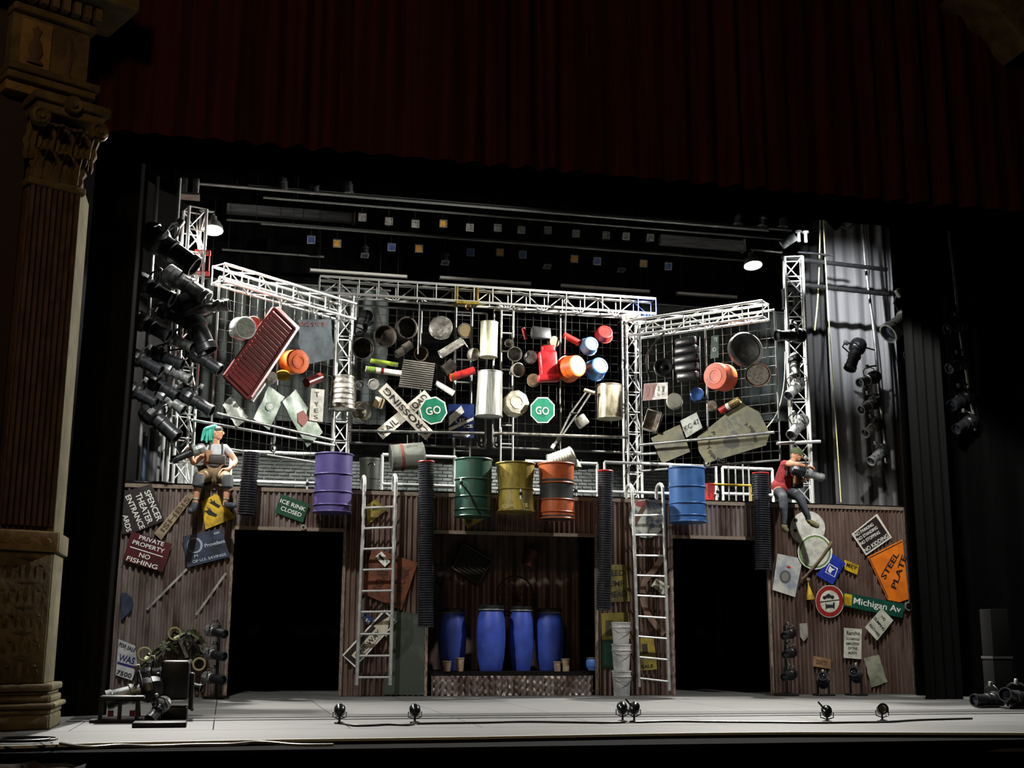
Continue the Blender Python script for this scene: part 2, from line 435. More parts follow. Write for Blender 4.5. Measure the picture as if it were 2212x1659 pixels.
for col in range(5):
    for row in range(5):
        cx, cz = -.28-.36*col, .56+.24*row
        relief(cx, cz, .028, .085); relief(cx, cz+.11, .10, .014)
        for s in (-1, 1): relief(cx+s*.075, cz-.02, .014, .07); relief(cx+s*.13, cz+.04, .03, .016); relief(cx+s*.165, cz-.04, .012, .06)
local_mesh('relief_ornament', mesh('relief', vs, fs, 60), STONE, 'stuff')
ZC = PF.at(215, 420).z; ZT = PF.at(235, 250).z
SX0 = lx(66, 420)                                                      # left edge of the shaft
block('shaft', SX0, -.05, .08, .5, 1.90, ZC, RDN)
nf = 8
for k in range(nf+1):
    xk = SX0+.03+(-.05-SX0-.06)*k/nf
    block('fillet', xk-.018, xk+.018, .03, .09, 1.95, ZC-.05, RDN, 0)
obj('wall_face', box_me(4, .3, 9), mat('dark_brown_house_wall', '2c211a', .85), PW, T((SX0-2.02, .35, 4.5)))
block('necking', SX0-.03, -.0, .0, .5, ZC-.05, ZC+.03, STONE, .02)
block('capital_bell', SX0+.02, -.04, .04, .5, ZC+.03, ZT-.2, STONE)
def leaf(name, x, z, w, h, out, m=STONE):
    vs, fs = [], []
    nx, nz = 6, 8
    for j in range(nz+1):
        t = j/nz; ww = w*math.sin(math.pi*(.22+.62*t))**.7; zz = z+h*min(t*1.25, 1.0)-(h*.26*max(0, t-.72)/.28)
        yy = .03-out*(t**2.2)-(.04 if t > .8 else 0)
        for i in range(nx+1):
            s = i/nx*2-1; vs.append((x+ww*s/2*(1+.16*math.sin(j*2.6)), yy+.05*abs(s)-.02*math.cos(s*9), zz))
    for j in range(nz):
        for i in range(nx): a = j*(nx+1)+i; fs.append((a, a+1, a+nx+2, a+nx+1))
    return local_mesh(name, mesh('leaf', vs, fs, 50), m)
zc = ZC+.04; hh = (ZT-.2-zc); wd = -SX0
for k in range(3): leaf('acanthus_leaf', -wd*(.17+.33*k), zc, wd*.36, hh*.5, .16)
for k in range(4): leaf('acanthus_leaf', -wd*(.0+.333*k), zc+hh*.28, wd*.34, hh*.62, .26)
for xx, sg in ((.02, 1), (SX0-.02, -1)):
    obj('volute', cached('vol', lambda: lathe([(0, .05), (.03, .07), (.05, .04), (.07, .07), (.1, .05), (.11, 0), (0, 0)], 14)), STONE, PW, axis_frame((xx, -.14, ZT-.28), (0, -1, 0)))
obj('rosette', cached('ros', lambda: lathe([(0, .07), (.03, .08), (.05, .03), (.09, .05), (.1, 0), (0, 0)], 10)), STONE, PW, axis_frame((SX0/2, -.18, ZT-.08), (0, -1, 0)))
block('abacus', SX0-.06, .08, -.14, .5, ZT-.2, ZT-.1, STONE, .02); block('abacus', SX0-.1, .13, -.2, .5, ZT-.1, ZT, STONE, .02)
FX0 = lx(12, 200)
zz = [ZT, PF.at(207, 222).z, PF.at(212, 192).z, PF.at(216, 78).z, PF.at(216, 62).z]
block('architrave', FX0, -.06, .02, .5, zz[0], zz[1], STONE2, .01)
block('architrave_moulding', FX0-.02, .0, -.06, .5, zz[1], (zz[1]+zz[2])/2, STONE, .02); block('architrave_moulding', FX0-.02, .03, -.1, .5, (zz[1]+zz[2])/2, zz[2], STONE, .02)
block('frieze', FX0+.02, -.07, .05, .5, zz[2], zz[3], STONE, .01)
p0, p1 = lx(46, 90), lx(112, 100); q0 = PF.at(80, 145).z; q1 = PF.at(80, 45).z
block('frieze_panel', p0, p1, .02, .06, q0, q1, STONE2, 0)
obj('urn_relief', cached('urn', lambda: lathe([(0, 0), (.1, 0), (.1, .03), (.05, .07), (.09, .16), (.07, .26), (.03, .34), (.06, .44), (.02, .46), (0, .5)], 14, sy=.4)), RDN, PW, T(((p0+p1)/2, .01, q0+.03)) @ Sc((q1-q0)/.58))
obj('figure_relief', cached('fig', lambda: lathe([(0, 0), (.07, .01), (.03, .1), (.055, .25), (.03, .4), (.045, .5), (0, .58)], 12, sy=.35)), RDN, PW, T((p1+.2, .04, q0-.02)) @ Sc((q1-q0)/.6))
block('cornice_bed', FX0, -.03, -.03, .5, zz[3], zz[4], STONE, .02)
for k in range(11): block('dentil', -.10-.115*k, -.03-.115*k, -.14, .02, zz[4]+.01, zz[4]+.15, STONE, 0)
block('cornice', FX0-.1, .3, -.34, .5, zz[4]+.17, zz[4]+.6, STONE, .03)
# curved soffit of the arch in the far top corner
AR = Y(-6.6); vs, fs = [], []
for k in range(9):
    t = k/8; p = AR.at(2075+150*t, -30+130*t**1.6); q = p+V((1.4, 0, .5))
    vs += [p, q, p+V((0, .9, 0)), q+V((0, .9, 0))]
for k in range(8):
    a = 4*k; fs += [(a, a+1, a+5, a+4), (a, a+4, a+6, a+2), (a+2, a+6, a+7, a+3)]
tag(world_mesh('trim_1', mesh('arch', vs, fs, 40), STONE), kind='structure')
# ================================================================ CORRUGATED SET
RUST = mat('rusty_corrugated_iron', '968b85', .38, .45, '53403a', 2.4, stretch=(1.3, 1.3, .3), lo=.35, hi=.62, bump=.15, bscale=8, detail=6)
RUST2 = mat('brown_corrugated_iron', '7a6860', .42, .35, '4a362e', 2.2, stretch=(1.3, 1.3, .3), lo=.35, hi=.62, bump=.15, bscale=8, detail=6)
PLY = mat('dark_plywood', '14110f', .95, spec=.1)
ZTOP = 3.22
def corr_me(x0, x1, z0, z1, per=.088, amp=.025, crinkle=0):
    n = max(8, int((x1-x0)/per*8)); nz = 1 if not crinkle else 8; vs, fs = [], []; c = (x0+x1)/2
    for j in range(nz+1):
        for i in range(n+1):
            x = x0+(x1-x0)*i/n; z = z0+(z1-z0)*j/nz
            dx = crinkle*math.sin(j*2.1+x*6) if crinkle else 0
            vs.append((x-c, -amp*math.sin(2*math.pi*(x+dx)/per)-(crinkle*.3*math.sin(j*1.7+x*9) if crinkle else 0), z))
    for j in range(nz):
        for i in range(n): a = j*(n+1)+i; fs.append((a, a+1, a+n+2, a+n+1))
    return mesh('corrugated', vs, fs, 70), c
def flat(label, x0, x1, z0, z1, m=RUST, y=0, top=True, sides=(1, 1), bottom=False, per=.088, crinkle=0, cat='scenery wall', name='corrugated_flat'):
    t = thing(name, label, cat, ((x0+x1)/2, y, z0))
    n = max(1, round((x1-x0)/.72))
    for k in range(n):
        a, b = x0+(x1-x0)*k/n, x0+(x1-x0)*(k+1)/n
        me, c = corr_me(a, b, z0+.004, z1-.06, per, crinkle=crinkle)
        obj('corrugated_sheet', me, m, t, T((c, y-.022-(k % 2)*.004, 0)), True)
    obj('backing', box_me(x1-x0-.01, .03, z1-z0-.03), PLY, t, T(((x0+x1)/2, y+.02, (z0+z1)/2)), True)
    if top: bar('trim_board', (x0, y-.03, z1-.03), (x1, y-.03, z1-.03), .05, .06, WOODTRIM, t)
    if bottom: bar('trim_board', (x0, y-.03, z0+.03), (x1, y-.03, z0+.03), .05, .055, WOODTRIM, t)
    for s, xx in zip(sides, (x0+.02, x1-.02)):
        if s: bar('trim_board', (xx, y-.025, z0+.005), (xx, y-.025, z1-.06), .045, .05, WOODTRIM, t)
    return t
XA0, XA1 = FL.at(236, 1500).x, .06
XC0, XC1 = 1.76, FL.at(921, 1490).x
XE0, XE1 = 5.93, 7.29
XG0, XG1 = 9.0, 11.67
ZH1 = FL.at(620, 1147).z; ZHC = FL.at(1100, 1157).z; ZH2 = FL.at(1560, 1166).z
flat('rusty corrugated wall section under the person with green hair', XA0, XA1, 0, ZTOP, sides=(0, 1))
flat('corrugated strip over the doorway with the green ice rink sign', XA1, XC0, ZH1, ZTOP, bottom=True, sides=(0, 0))
flat('corrugated wall section behind the ladder with the one way sign', XC0, XC1, 0, ZTOP, RUST2)
flat('dark corrugated strip over the middle recess under three drums', XC1, XE0, ZHC, ZTOP, RUST2, bottom=True, sides=(0, 0))
flat('corrugated wall section behind the ladder beside the bucket stack', XE0, XE1, 0, ZTOP, RUST2)
flat('corrugated strip over the doorway below the blue steel drum', XE1, XG0, ZH2, ZTOP, bottom=True, sides=(0, 0))
flat('rusty corrugated wall section under the person in the red shirt', XG0, XG1, 0, ZTOP, per=.075, m=RUST2)
flat('low crinkled corrugated riser front below the blue barrels', FL.at(931, 1500, ).x, FL.at(1281, 1500).x, 0, .37, RUST, y=.02, top=False, sides=(0, 0), per=.1, crinkle=.02, name='corrugated_riser', cat='platform')
rx0, rx1 = XC1+.05, XE0-.05
tag(obj('riser_platform', box_me(rx1-rx0, 1.35, .06), PLY, None, T(((rx0+rx1)/2, .76, .345))), 'dark platform deck carrying the blue barrels and tan cups', 'platform')
rw = flat('dark rusty wall at the back of the middle recess', rx0-.2, rx1+.2, 0, 3.1, RUST2, y=1.5, top=False, sides=(0, 0), per=.2, name='recess_wall')
dk = thing('catwalk', 'black catwalk along the top of the corrugated set', 'catwalk', ((XA0+XG1)/2, 1.25, 0))
obj('deck', box_me(XG1-XA0, 2.3, .08), PLY, dk, T(((XA0+XG1)/2, 1.25, ZTOP+.0)), True)
for xx in (-1.4, 3.0, 6.1, 9.0, 11.5): obj('post', box_me(.09, .09, ZTOP-.045), PLY, dk, T((xx, 2.2, (ZTOP-.045)/2)), True)
drape('doorway_mask', 'black drape closing the doorway under the ice rink sign', -1.4, 3.0, 0, 3.1, 2.4, VELVET, .3, .04)
drape('doorway_mask', 'black drape closing the doorway under the blue drum', 6.2, 11.5, 0, 3.1, 2.4, VELVET, .3, .04)

# ---- guard rail frames along the catwalk (white pipe)
def rail(label, pxa, pxb, yt, yb, Yp=2.25, ends=(1, 1)):
    pl = Y(Yp); a, b = pl.at(pxa, yt), pl.at(pxb, yt); zt = (a.z+b.z)/2; zb = pl.at((pxa+pxb)/2, yb).z
    t = thing('guard_rail', label, 'railing', ((a.x+b.x)/2, Yp, ZTOP+.04))
    tube('top_rail', (a.x, Yp, zt), (b.x, Yp, zt), .03, WHITEP, t); tube('bottom_rail', (a.x, Yp, zb), (b.x, Yp, zb), .03, WHITEP, t)
    for e, xx in zip(ends, (a.x, b.x)):
        if e: tube('post', (xx, Yp, ZTOP+.04), (xx, Yp, zt), .028, WHITEP, t)
    return t
rail('white pipe rail between the green haired person and the purple drum', 500, 740, 979, 1043)
rail('white pipe rail frame above the ladder left of the green drum', 826, 985, 985, 1048)
rail('white pipe rail frame right of the black and orange drum', 1135, 1290, 999, 1061)
rail('white pipe rail above the ladder on the blue drum side', 1306, 1448, 1001, 1064)
rail('white pipe rail frame behind the blue steel drum', 1448, 1546, 1006, 1066)
rail('white pipe rail frame beside the person in red', 1560, 1668, 1012, 1068)

# ---- trusses
def truss(label, A, B, size, bays, m, side=None, name='lighting_truss', cat='truss', full=False, rc=.026, rb=.012, flip=0, colored=None, group=None):
    A, B = V(A), V(B); d = (B-A); L = d.length; d.normalize()
    s = V(side).normalized() if side else V((0, 0, 1)).cross(d).normalized()
    s = (s-d*s.dot(d)).normalized(); q = d.cross(s)
    t = thing(name, label, cat, A if A.z < B.z else (A+B)/2, group)
    h = size/2; cs = {(i, j): s*(i*h)+q*(j*h) for i in (-1, 1) for j in (-1, 1)}
    for k in cs: tube('chord', A+cs[k], B+cs[k], rc, m, t, 10)
    faces = [((-1, -1), (1, -1)), ((1, -1), (1, 1)), ((1, 1), (-1, 1)), ((-1, 1), (-1, -1))]
    for fi, (a, b) in enumerate(faces):
        for k in range(bays+1):
            p = A+d*(L*k/bays); mm = m
            if colored and colored[0] <= k <= colored[1]: mm = colored[2]
            if fi % 2 == flip or full: tube('brace', p+cs[a], p+cs[b], rb, mm, t, 6)
            elif k in (0, bays): tube('brace', p+cs[a], p+cs[b], rb, mm, t, 6)
            if k < bays:
                p2 = A+d*(L*(k+1)/bays)
                if fi in (0, 1, 2) or full:
                    x, y = (a, b) if (k+fi) % 2 else (b, a)
                    tube('brace', p+cs[x], p2+cs[y], rb, mm, t, 6)
    return t
TR = mat('silver_truss_paint', 'd4d6d2', .36, .45, 'b2b4b2', 7)
BLUET = mat('blue_truss_paint', '2c3f9a', .4, .2, '4a5cae', 6); REDT = mat('red_truss_paint', 'a5261c', .45, .1, '7c1a14', 6); YELT = mat('yellow_truss_paint', 'a08a2a', .45, .2, '6e5d18', 6)
MY = 2.75
a = Y(MY).at(689, 622); b = Y(MY).at(1411, 662); zc = (a.z+b.z)/2
truss('long silver box truss across the middle of the set with blue end', (a.x, MY, zc), (b.x, MY, zc), .31, 18, TR, colored=(17, 18, BLUET), flip=1)
zs = 6.87
LPs, RPs = V((-.42, .62, zs)), V((1.98, 2.62, zs)); RPa, RPb = V((7.50, 2.62, zs)), V((9.45, .62, zs))
truss('angled silver box truss over the red crate, running from the left tower', LPs, RPs, .30, 8, TR, flip=1)
truss('angled silver box truss over the dark lid, running from the right tower', RPa, RPb, .30, 7, TR, flip=1)
def tower(label, x, y, z0, z1, size, bays, m=TR, rot=0):
    s = V((math.cos(R(rot)), math.sin(R(rot)), 0))
    return truss(label, (x, y, z0), (x, y, z1), size, bays, m, s, 'truss_tower', 'truss tower', flip=0)
TWL = Y(.6).at(407, 700).x; TWR = Y(.6).at(1722, 780).x
tower('tall silver truss tower beside the stacked lamps above the green haired person', TWL, .6, ZTOP+.04, 7.95, .30, 12, rot=20)
tower('tall silver truss tower above the person in the red shirt', TWR, .6, ZTOP+.04, 7.9, .32, 12, rot=-20)
zp = zc-.19
tower('silver truss upright at the left end of the long middle truss', Y(MY).at(740, 820).x, MY, ZTOP+.04, zp, .27, 10)
tower('silver truss upright under the blue end of the long middle truss', Y(MY).at(1365, 860).x, MY, ZTOP+.04, zp, .27, 10)
def ladder_frame(label, pxa, pxb, y0, y1, Yp, m, n, r=.022):
    pl = Y(Yp); xa, xb = pl.at(pxa, (y0+y1)/2).x, pl.at(pxb, (y0+y1)/2).x; z1 = pl.at(pxa, y0).z; z0 = ZTOP+.04
    t = thing('ladder_truss', label, 'truss', ((xa+xb)/2, Yp, z0))
    for xx in (xa, xb): tube('upright', (xx, Yp, z0), (xx, Yp, z1), r, m, t)
    for k in range(n): z = z0+(z1-z0)*(k+.5)/n; tube('rung', (xa, Yp, z), (xb, Yp, z), r*.7, m, t, 8)
    return t
ladder_frame('yellow topped ladder truss behind the colander and the blue sign', 983, 1018, 656, 980, MY+.05, STEEL, 9)
ladder_frame('silver ladder truss behind the crumpled bin and small pots', 1082, 1108, 660, 980, MY+.05, TR, 11)
for lab, px, py, m in (('red corner block joining truss and left tower', 437, 568, REDT), ('black corner block joining truss and right tower', 1708, 645, BLACKM2)):
    p = Y(.62).at(px, py); t = thing('corner_block', lab, 'truss corner', p-V((0, 0, .18)))
    for s in (-1, 1):
        for q in (-1, 1): obj('cheek_plate', box_me(.02, .10, .34), m, t, T((s*.11, q*.07, .18)))
    obj('top_plate', box_me(.26, .26, .02), m, t, T((0, 0, .36))); obj('bottom_plate', box_me(.26, .26, .02), m, t, T((0, 0, 0)))
# yellow chain hoist block in the middle truss
p = Y(MY).at(1007, 640)
t = thing('hoist_block', 'dull yellow hoist bracket in the middle of the long truss', 'hoist', p-V((0, 0, .2)))
for s in (-1, 1): obj('side_plate', box_me(.03, .34, .36), YELT, t, T((s*.2, 0, .2)))
obj('cross_bar', box_me(.44, .05, .05), YELT, t, T((0, -.16, .03))); obj('hook', cached('hookr', lambda: sweep([(.05*math.cos(k*.5), 0, .05*math.sin(k*.5)) for k in range(11)], .012)), GOLD, t, T((.0, -.2, -.06)))

# ---- mesh panels on rolling frames
def panel(label, pl, pxa, pxb, yt, yb, off=0, cells=.16, wheels=(), extra=()):
    mid = (yt+yb)/2
    A, B = pl.at(pxa, mid, off), pl.at(pxb, mid, off); zt = pl.at((pxa+pxb)/2, yt, off).z; zb = pl.at((pxa+pxb)/2, yb, off).z
    P = lambda s, z: V((A.x+(B.x-A.x)*s, A.y+(B.y-A.y)*s, z))
    t = thing('mesh_panel', label, 'mesh panel', P(.5, zb))
    for z in (zt, zb): tube('frame_bar', P(0, z), P(1, z), .022, STEEL, t)
    for s in (0, .5, 1): tube('frame_bar', P(s, zb), P(s, zt), .02, STEEL, t)
    L = (B-A).length; nx = int(L/cells); nz = int((zt-zb)/cells); vs, fs = [], []
    u = (B-A).normalized(); u.z = 0; nn = V((u.y, -u.x, 0)); r = .0045
    def wire(a, b, o):
        d = (b-a).normalized(); x = nn; y = d.cross(x); k = len(vs)
        for p in (a, b): vs.extend([p+nn*o+x*r+y*0, p+nn*o-x*r*.5+y*r, p+nn*o-x*r*.5-y*r])
        fs.extend([(k, k+1, k+4, k+3), (k+1, k+2, k+5, k+4), (k+2, k, k+3, k+5)])
    for i in range(1, nx): wire(P(i/nx, zb), P(i/nx, zt), .0)
    for j in range(1, nz): z = zb+(zt-zb)*j/nz; wire(P(0, z), P(1, z), .008)
    tag(world_mesh('wire_grid', mesh('wires', vs, fs), WIRE, parent=t), kind='stuff')
    for px, py, r_px in wheels:
        c = pl.at(px, py, off+.12); rr = r_px*mpp(c)
        M = axis_frame(c, pl.n)
        w_ = obj('caster_wheel', cached('caster', lambda: lathe([(0, -.2), (.75, -.2), (1, -.35), (1, .35), (.75, .2), (.4, .2), (.4, .4), (0, .4)], 18)), RUBBER, t, M @ Sc(rr), True)
        obj('hub', cyl_me(10), SILV, w_, T((0, 0, .3)) @ Sc(.35, .35, .4))
        bar('caster_fork', c-pl.n*.05, c-pl.n*.05+V((0, 0, rr*2.6)), .03, .05, STEEL, t)
    return t
panel('angled wire mesh panel carrying the red crate and big pot', LP, 463, 722, 632, 985, 0, .17, wheels=((590, 968, 9),))
panel('wide wire mesh panel carrying pans, bins and green octagon signs', Y(2.95), 762, 1050, 668, 962, 0, .155, wheels=((893, 956, 8), (1040, 961, 7)))
panel('wire mesh panel carrying red and blue buckets and the crutch', Y(2.95), 1066, 1352, 678, 972, 0, .155, wheels=((1072, 961, 7), (1206, 967, 9)))
panel('angled wire mesh panel carrying the big dark lid', RP, 1384, 1680, 690, 1006, 0, .17, wheels=((1528, 1000, 9),))
def pipe(name, label, pl, off, a, b, r, m, cat='pipe'):
    A, B = pl.at(*a, off), pl.at(*b, off)
    me = sweep([A+(B-A)*(k/4) for k in range(5)], r, 8); return world_mesh(name, me, m, label, cat)
pipe('scaffold_pipe', 'dull pipe across the front of the mesh panel below the crossbuck sign', MID, .45, (752, 930), (1046, 936), .026, STEEL)
pipe('scaffold_pipe', 'shiny pipe across the front of the mesh panel below the crutch', MID, .45, (1068, 936), (1356, 945), .028, SILV)
pipe('scaffold_pipe', 'upper pipe across the angled panel below the hanging grey sheets', LP, .42, (468, 893), (720, 951), .026, STEEL)
pipe('scaffold_pipe', 'lower pipe across the angled panel below the hanging grey sheets', LP, .20, (412, 907), (722, 962), .024, ALU)
pipe('scaffold_pipe', 'pipe crossing in front of the large yellowish plate on the right panel', RP, .42, (1382, 961), (1672, 934), .028, STEEL)
pipe('scaffold_pipe', 'short bright pipe clamped to the tower above the person in red', Y(.2), 0, (1678, 958), (1772, 954), .03, ALU)
pipe('scaffold_pipe', 'pipe below the right panel between uprights and yellow plate', RP, .1, (1366, 982), (1424, 979), .025, STEEL)
# ================================================================ DRUMS, TUBES, LADDERS
def drum(label, cx, y0, y1, wpx, m, Yp=-.42, tilt=0, m2=None, dent=0, bands=(.36, .66, .88), base=None):
    pl = Y(Yp); a, b = pl.at(cx, y0), pl.at(cx, y1); r = wpx*mpp(a)/2; H = a.z-b.z; c = b
    M = T(c) @ Matrix.Rotation(R(tilt), 4, 'Y')
    t = thing('steel_drum', label, 'drum', M)
    def shell(z0, z1, name, mm, close_b=False, close_t=False):
        prof = [(0, z0)] if close_b else []
        n = 8
        for k in range(n+1):
            z = z0+(z1-z0)*k/n; f = 1-dent*math.sin(math.pi*min(1, z/H*1.05))**2; prof.append((r*f*.975, z))
        if close_t: prof += [(r*.93, z1-.02), (0, z1-.02)]
        return obj(name, lathe(prof, 36, sx=1, sy=1, smooth=50), mm, t)
    if m2:
        shell(H*.70, H-.01, 'upper_shell', m, close_t=True); shell(H*.32, H*.70, 'middle_shell', m2); shell(.055*H, H*.32, 'lower_shell', m); shell(0, .055*H, 'foot_shell', m2, True)
    else: shell(0, H-.005, 'shell', m, True, True)
    for f in list(1-q for q in bands)+[.985, .008]:
        z = H*f; rr = r*(1-dent*math.sin(math.pi*min(1, f*1.05))**2)
        obj('rim' if f > .9 or f < .05 else 'rolling_hoop', sweep([(rr*math.cos(2*math.pi*k/36), rr*math.sin(2*math.pi*k/36), 0) for k in range(36)], .013, 6, True), base or m, t, T((0, 0, z)))
    obj('hook_bracket', box_me(.2, abs(Yp)-r*.7 if abs(Yp) > r else .12, .04), BLACKM, t, T((0, r*.95, H*.72)))
    return t
def drum_mat(n, a, b): return mat(n, a, .36, .15, b, 3, lo=.5, hi=.72, bump=.05)
drum('purple steel drum hung on the wall edge right of the ice rink sign', 717.5, 981, 1108, 82, drum_mat('purple_drum', '544b80', '3e3668'), tilt=0)
drum('dark green steel drum hung above the recess, first of the three', 1022, 992, 1117, 80, drum_mat('green_drum', '2c4c40', '1f362b'), tilt=0)
dy = drum('dented yellow steel drum with rusty lower band between two other drums', 1113, 1001, 1106, 84, mat('yellow_drum', '9a8838', .42, .1, '5a4e22', 3, stretch=(2, 2, .5)), tilt=0, dent=.09, bands=(.55,))
drum('orange and black banded steel drum hung above the recess', 1202, 1002, 1122, 78, drum_mat('orange_drum', '9a4a24', '5e2c18'), m2=drum_mat('black_drum_band', '2c2e2d', '1c1d1d'), tilt=0, dent=.05)
drum('blue steel drum hung over the doorway on the person in red side', 1485.5, 1011, 1129, 79, drum_mat('blue_drum', '345c94', '264672'), tilt=0)
# rust band and worn lettering on the yellow drum
pl = Y(-.42); c = pl.at(1113, 1085); rr = 37*mpp(c)
obj('rust_band', lathe([(rr, 0), (rr, .155)], 36), mat('rust_orange', 'a0521c', .6, 0, '7a6a22', 5), dy, T(V((c.x, c.y, c.z))), True)
text_on(dy, Y(-.42-rr-.02), 0, 'CORDATE', (1085, 1093), (1140, 1091), 8, mat('pale_print', 'c8b87a', .7))

CORR = mat('black_corrugated_hose', '2a2b30', .25, .1, '34363c', 10)
def hose(label, top, bot, dpx, Yp=-.30, ring=True, cap=None):
    pl = Y(Yp); a, b = pl.at(*top), pl.at(*bot); d = a-b; L = d.length; r = dpx*mpp(a)/2
    t = thing('corrugated_hose', label, 'tube', axis_frame(b, d, (0, 1, 0)))
    pitch = .038; n = int(L/pitch); prof = [(r*.8, 0), (r, 0)]
    for k in range(n): prof += [(r, k*L/n+pitch*.15), (r, k*L/n+pitch*.55), (r*.86, k*L/n+pitch*.68), (r*.86, k*L/n+pitch*.92)]
    prof += [(r, L), (r*.8, L), (r*.8, L-.1), (0, L-.1)]
    obj('ribbed_tube', lathe(prof, 28, smooth=35), CORR, t)
    if ring: obj('end_ring', sweep([(r*.95*math.cos(2*math.pi*k/28), r*.95*math.sin(2*math.pi*k/28), 0) for k in range(28)], .014, 6, True), RED, t, T((0, 0, L+.008)))
    obj('wall_strap', box_me(.1, abs(Yp), .04), BLACKM, t, W[t.name].inverted() @ T(a-V((0, -abs(Yp)/2, .3))))
    return t
hose('short black ribbed hose hanging beside the green haired person', (543, 978), (531.5, 1112), 37, ring=False)
hose('long black ribbed hose left of the middle recess', (921, 999), (919, 1355), 35)
hose('long black ribbed hose right of the middle recess above the bucket stack', (1308, 1019), (1304, 1318), 33)
hose('black ribbed hose hanging beside the person in red', (1643, 1024), (1648, 1231), 36)

def wall_ladder(label, tl, tr, bl, br, rungs, Yp=-.22):
    pl = Y(Yp); A, B, C, D = pl.at(*tl), pl.at(*tr), pl.at(*bl), pl.at(*br)
    t = thing('aluminium_ladder', label, 'ladder', (C+D)/2)
    for p, q in ((A, C), (B, D)):
        hook = [q, q+(p-q)*.5, p-V((0, 0, .03))]+[p+V((0, .17-.17*math.cos(R(k)), .13*math.sin(R(k)))) for k in range(20, 181, 20)]+[p+V((0, .34, -.28))]
        world_mesh('stile', sweep(hook, .03, 8), ALU, parent=t)
    for y in rungs:
        f = (pl.at(bl[0], bl[1]).z-pl.at(bl[0], y).z)/(C.z-A.z); tube('rung', C+(A-C)*f, D+(B-D)*f, .018, ALU, t, 8)
    return t
wall_ladder('aluminium ladder hooked over the wall in front of the one way sign', (787.5, 1044), (855, 1041), (770.5, 1480), (842.5, 1480), [1097, 1141.5, 1186, 1231, 1277, 1322, 1370, 1417, 1463.5])
wall_ladder('aluminium ladder hooked over the wall right of the bucket stack', (1366, 1062), (1432, 1060), (1380.6, 1484), (1446, 1492), [1114, 1156, 1200, 1243, 1286.5, 1331, 1374.5, 1419, 1465])

# ---- blue plastic barrels, cups and buckets
BARR = mat('blue_barrel_plastic', '384fae', .45, 0, '2c4090', 3)
def barrel(label, cx, y0, y1, wpx, Yp, m=BARR, tilt=0):
    z0 = .376; pl = Y(Yp); b = pl.at(cx, y1); b.z = z0; r = wpx*mpp(b)/2; H = pl.at(cx, y0).z-z0
    t = thing('plastic_barrel', label, 'barrel', T(b) @ Matrix.Rotation(R(tilt), 4, 'Y'))
    obj('body', lathe([(0, 0), (r*.72, 0), (r*.76, .02), (r*.92, H*.2), (r, H*.45), (r, H*.62), (r*.95, H*.8), (r*.8, H*.92), (r*.78, H*.94), (0, H*.94)], 28, smooth=60), m, t)
    obj('lid', lathe([(r*.86, H*.935), (r*.88, H*.95), (r*.88, H), (r*.8, H*1.01), (0, H*1.01)], 28), BLACKM2, t)
    obj('clamp_ring', sweep([(r*.87*math.cos(2*math.pi*k/28), r*.87*math.sin(2*math.pi*k/28), 0) for k in range(28)], .012, 6, True), STEEL, t, T((0, 0, H*.94)))
    return t
barrel('tall bright blue barrel in the recess, left of the two lit ones', 1060, 1309, 1449, 63, .45)
barrel('tall bright blue barrel in the recess, right of the two lit ones', 1126, 1311, 1449, 53, .65)
barrel('shadowed blue barrel at the left end of the barrel row', 976, 1316, 1449, 60, .75)
barrel('shadowed blue barrel at the right end of the barrel row', 1187, 1316, 1449, 62, .7)
tag(barrel('small light blue barrel half hidden at the right edge of the recess', 1283, 1420, 1449, 34, .9, mat('light_blue_barrel', '5a86d8', .45)), None)
TAN = mat('tan_cardboard_cup', 'a08c76', .8, 0, '83705c', 6)
for cx, y0, w_, lab in ((965, 1429, 20, 'low tan tub, leftmost on the riser edge'), (993, 1422, 20, 'tall tan tub beside the low one on the left of the riser'),
                        (1204, 1430, 17, 'low grey tan tub on the right of the riser'), (1222, 1424, 18, 'tall tan tub, rightmost on the riser edge')):
    b = Y(.22).at(cx, 1452); b.z = .376; r = w_*mpp(b)/2; H = Y(.22).at(cx, y0).z-.376
    t = thing('tub', lab, 'tub', b)
    obj('body', lathe([(0, 0), (r*.78, 0), (r*.97, H), (r*.9, H), (r*.74, .02), (0, .02)], 18), TAN, t)
    obj('rim', sweep([(r*.97*math.cos(2*math.pi*k/18), r*.97*math.sin(2*math.pi*k/18), 0) for k in range(18)], .009, 5, True), TAN, t, T((0, 0, H)))
def bucket_me(r, H): return lathe([(0, 0), (r*.8, 0), (r*.84, H*.3), (r*.93, H*.72), (r*.99, H*.74), (r*.99, H*.78), (r*.94, H*.8), (r*.95, H*.93), (r, H*.94), (r, H), (r*.92, H), (r*.76, .02), (0, .02)], 24)
GREYB = mat('grey_plastic_bucket', 'b4b4b0', .5, 0, '8e8e8c', 4)
bb = floor_at(1341, 1503); bb.y = -.28; r = 43*mpp(bb)/2; z = .0
pl = Y(-.28)
for k, (ya, yb, nm) in enumerate(((1392, 1502, 'bottom'), (1384, 1453, 'second from the bottom'), (1412, 1413, ''), (1344, 1412, 'top'))):
    if k == 2: continue
    zb = max(.001, pl.at(1341, yb).z) if k else .001; H = pl.at(1341, ya).z-zb
    if k == 1: zb = H0+.002; H = .42
    if k == 3: zb = H1+.002; H = pl.at(1341, 1344).z-zb
    if k == 0: H = .40; H0 = H
    if k == 1: H1 = zb+H
    t = thing('plastic_bucket', f'grey plastic bucket beside the ladder, {nm} of its stack', 'bucket', (bb.x, -.28, zb), 'stacked grey buckets')
    obj('body', bucket_me(r, H), GREYB, t)
    obj('bail_handle', sweep([(r*1.02*math.cos(R(a_)), -r*.25*math.sin(R(a_))-r*.9*math.sin(R(a_)), H*.8-.10*math.sin(R(a_))) for a_ in range(0, 181, 20)], .006, 5), STEEL, t)

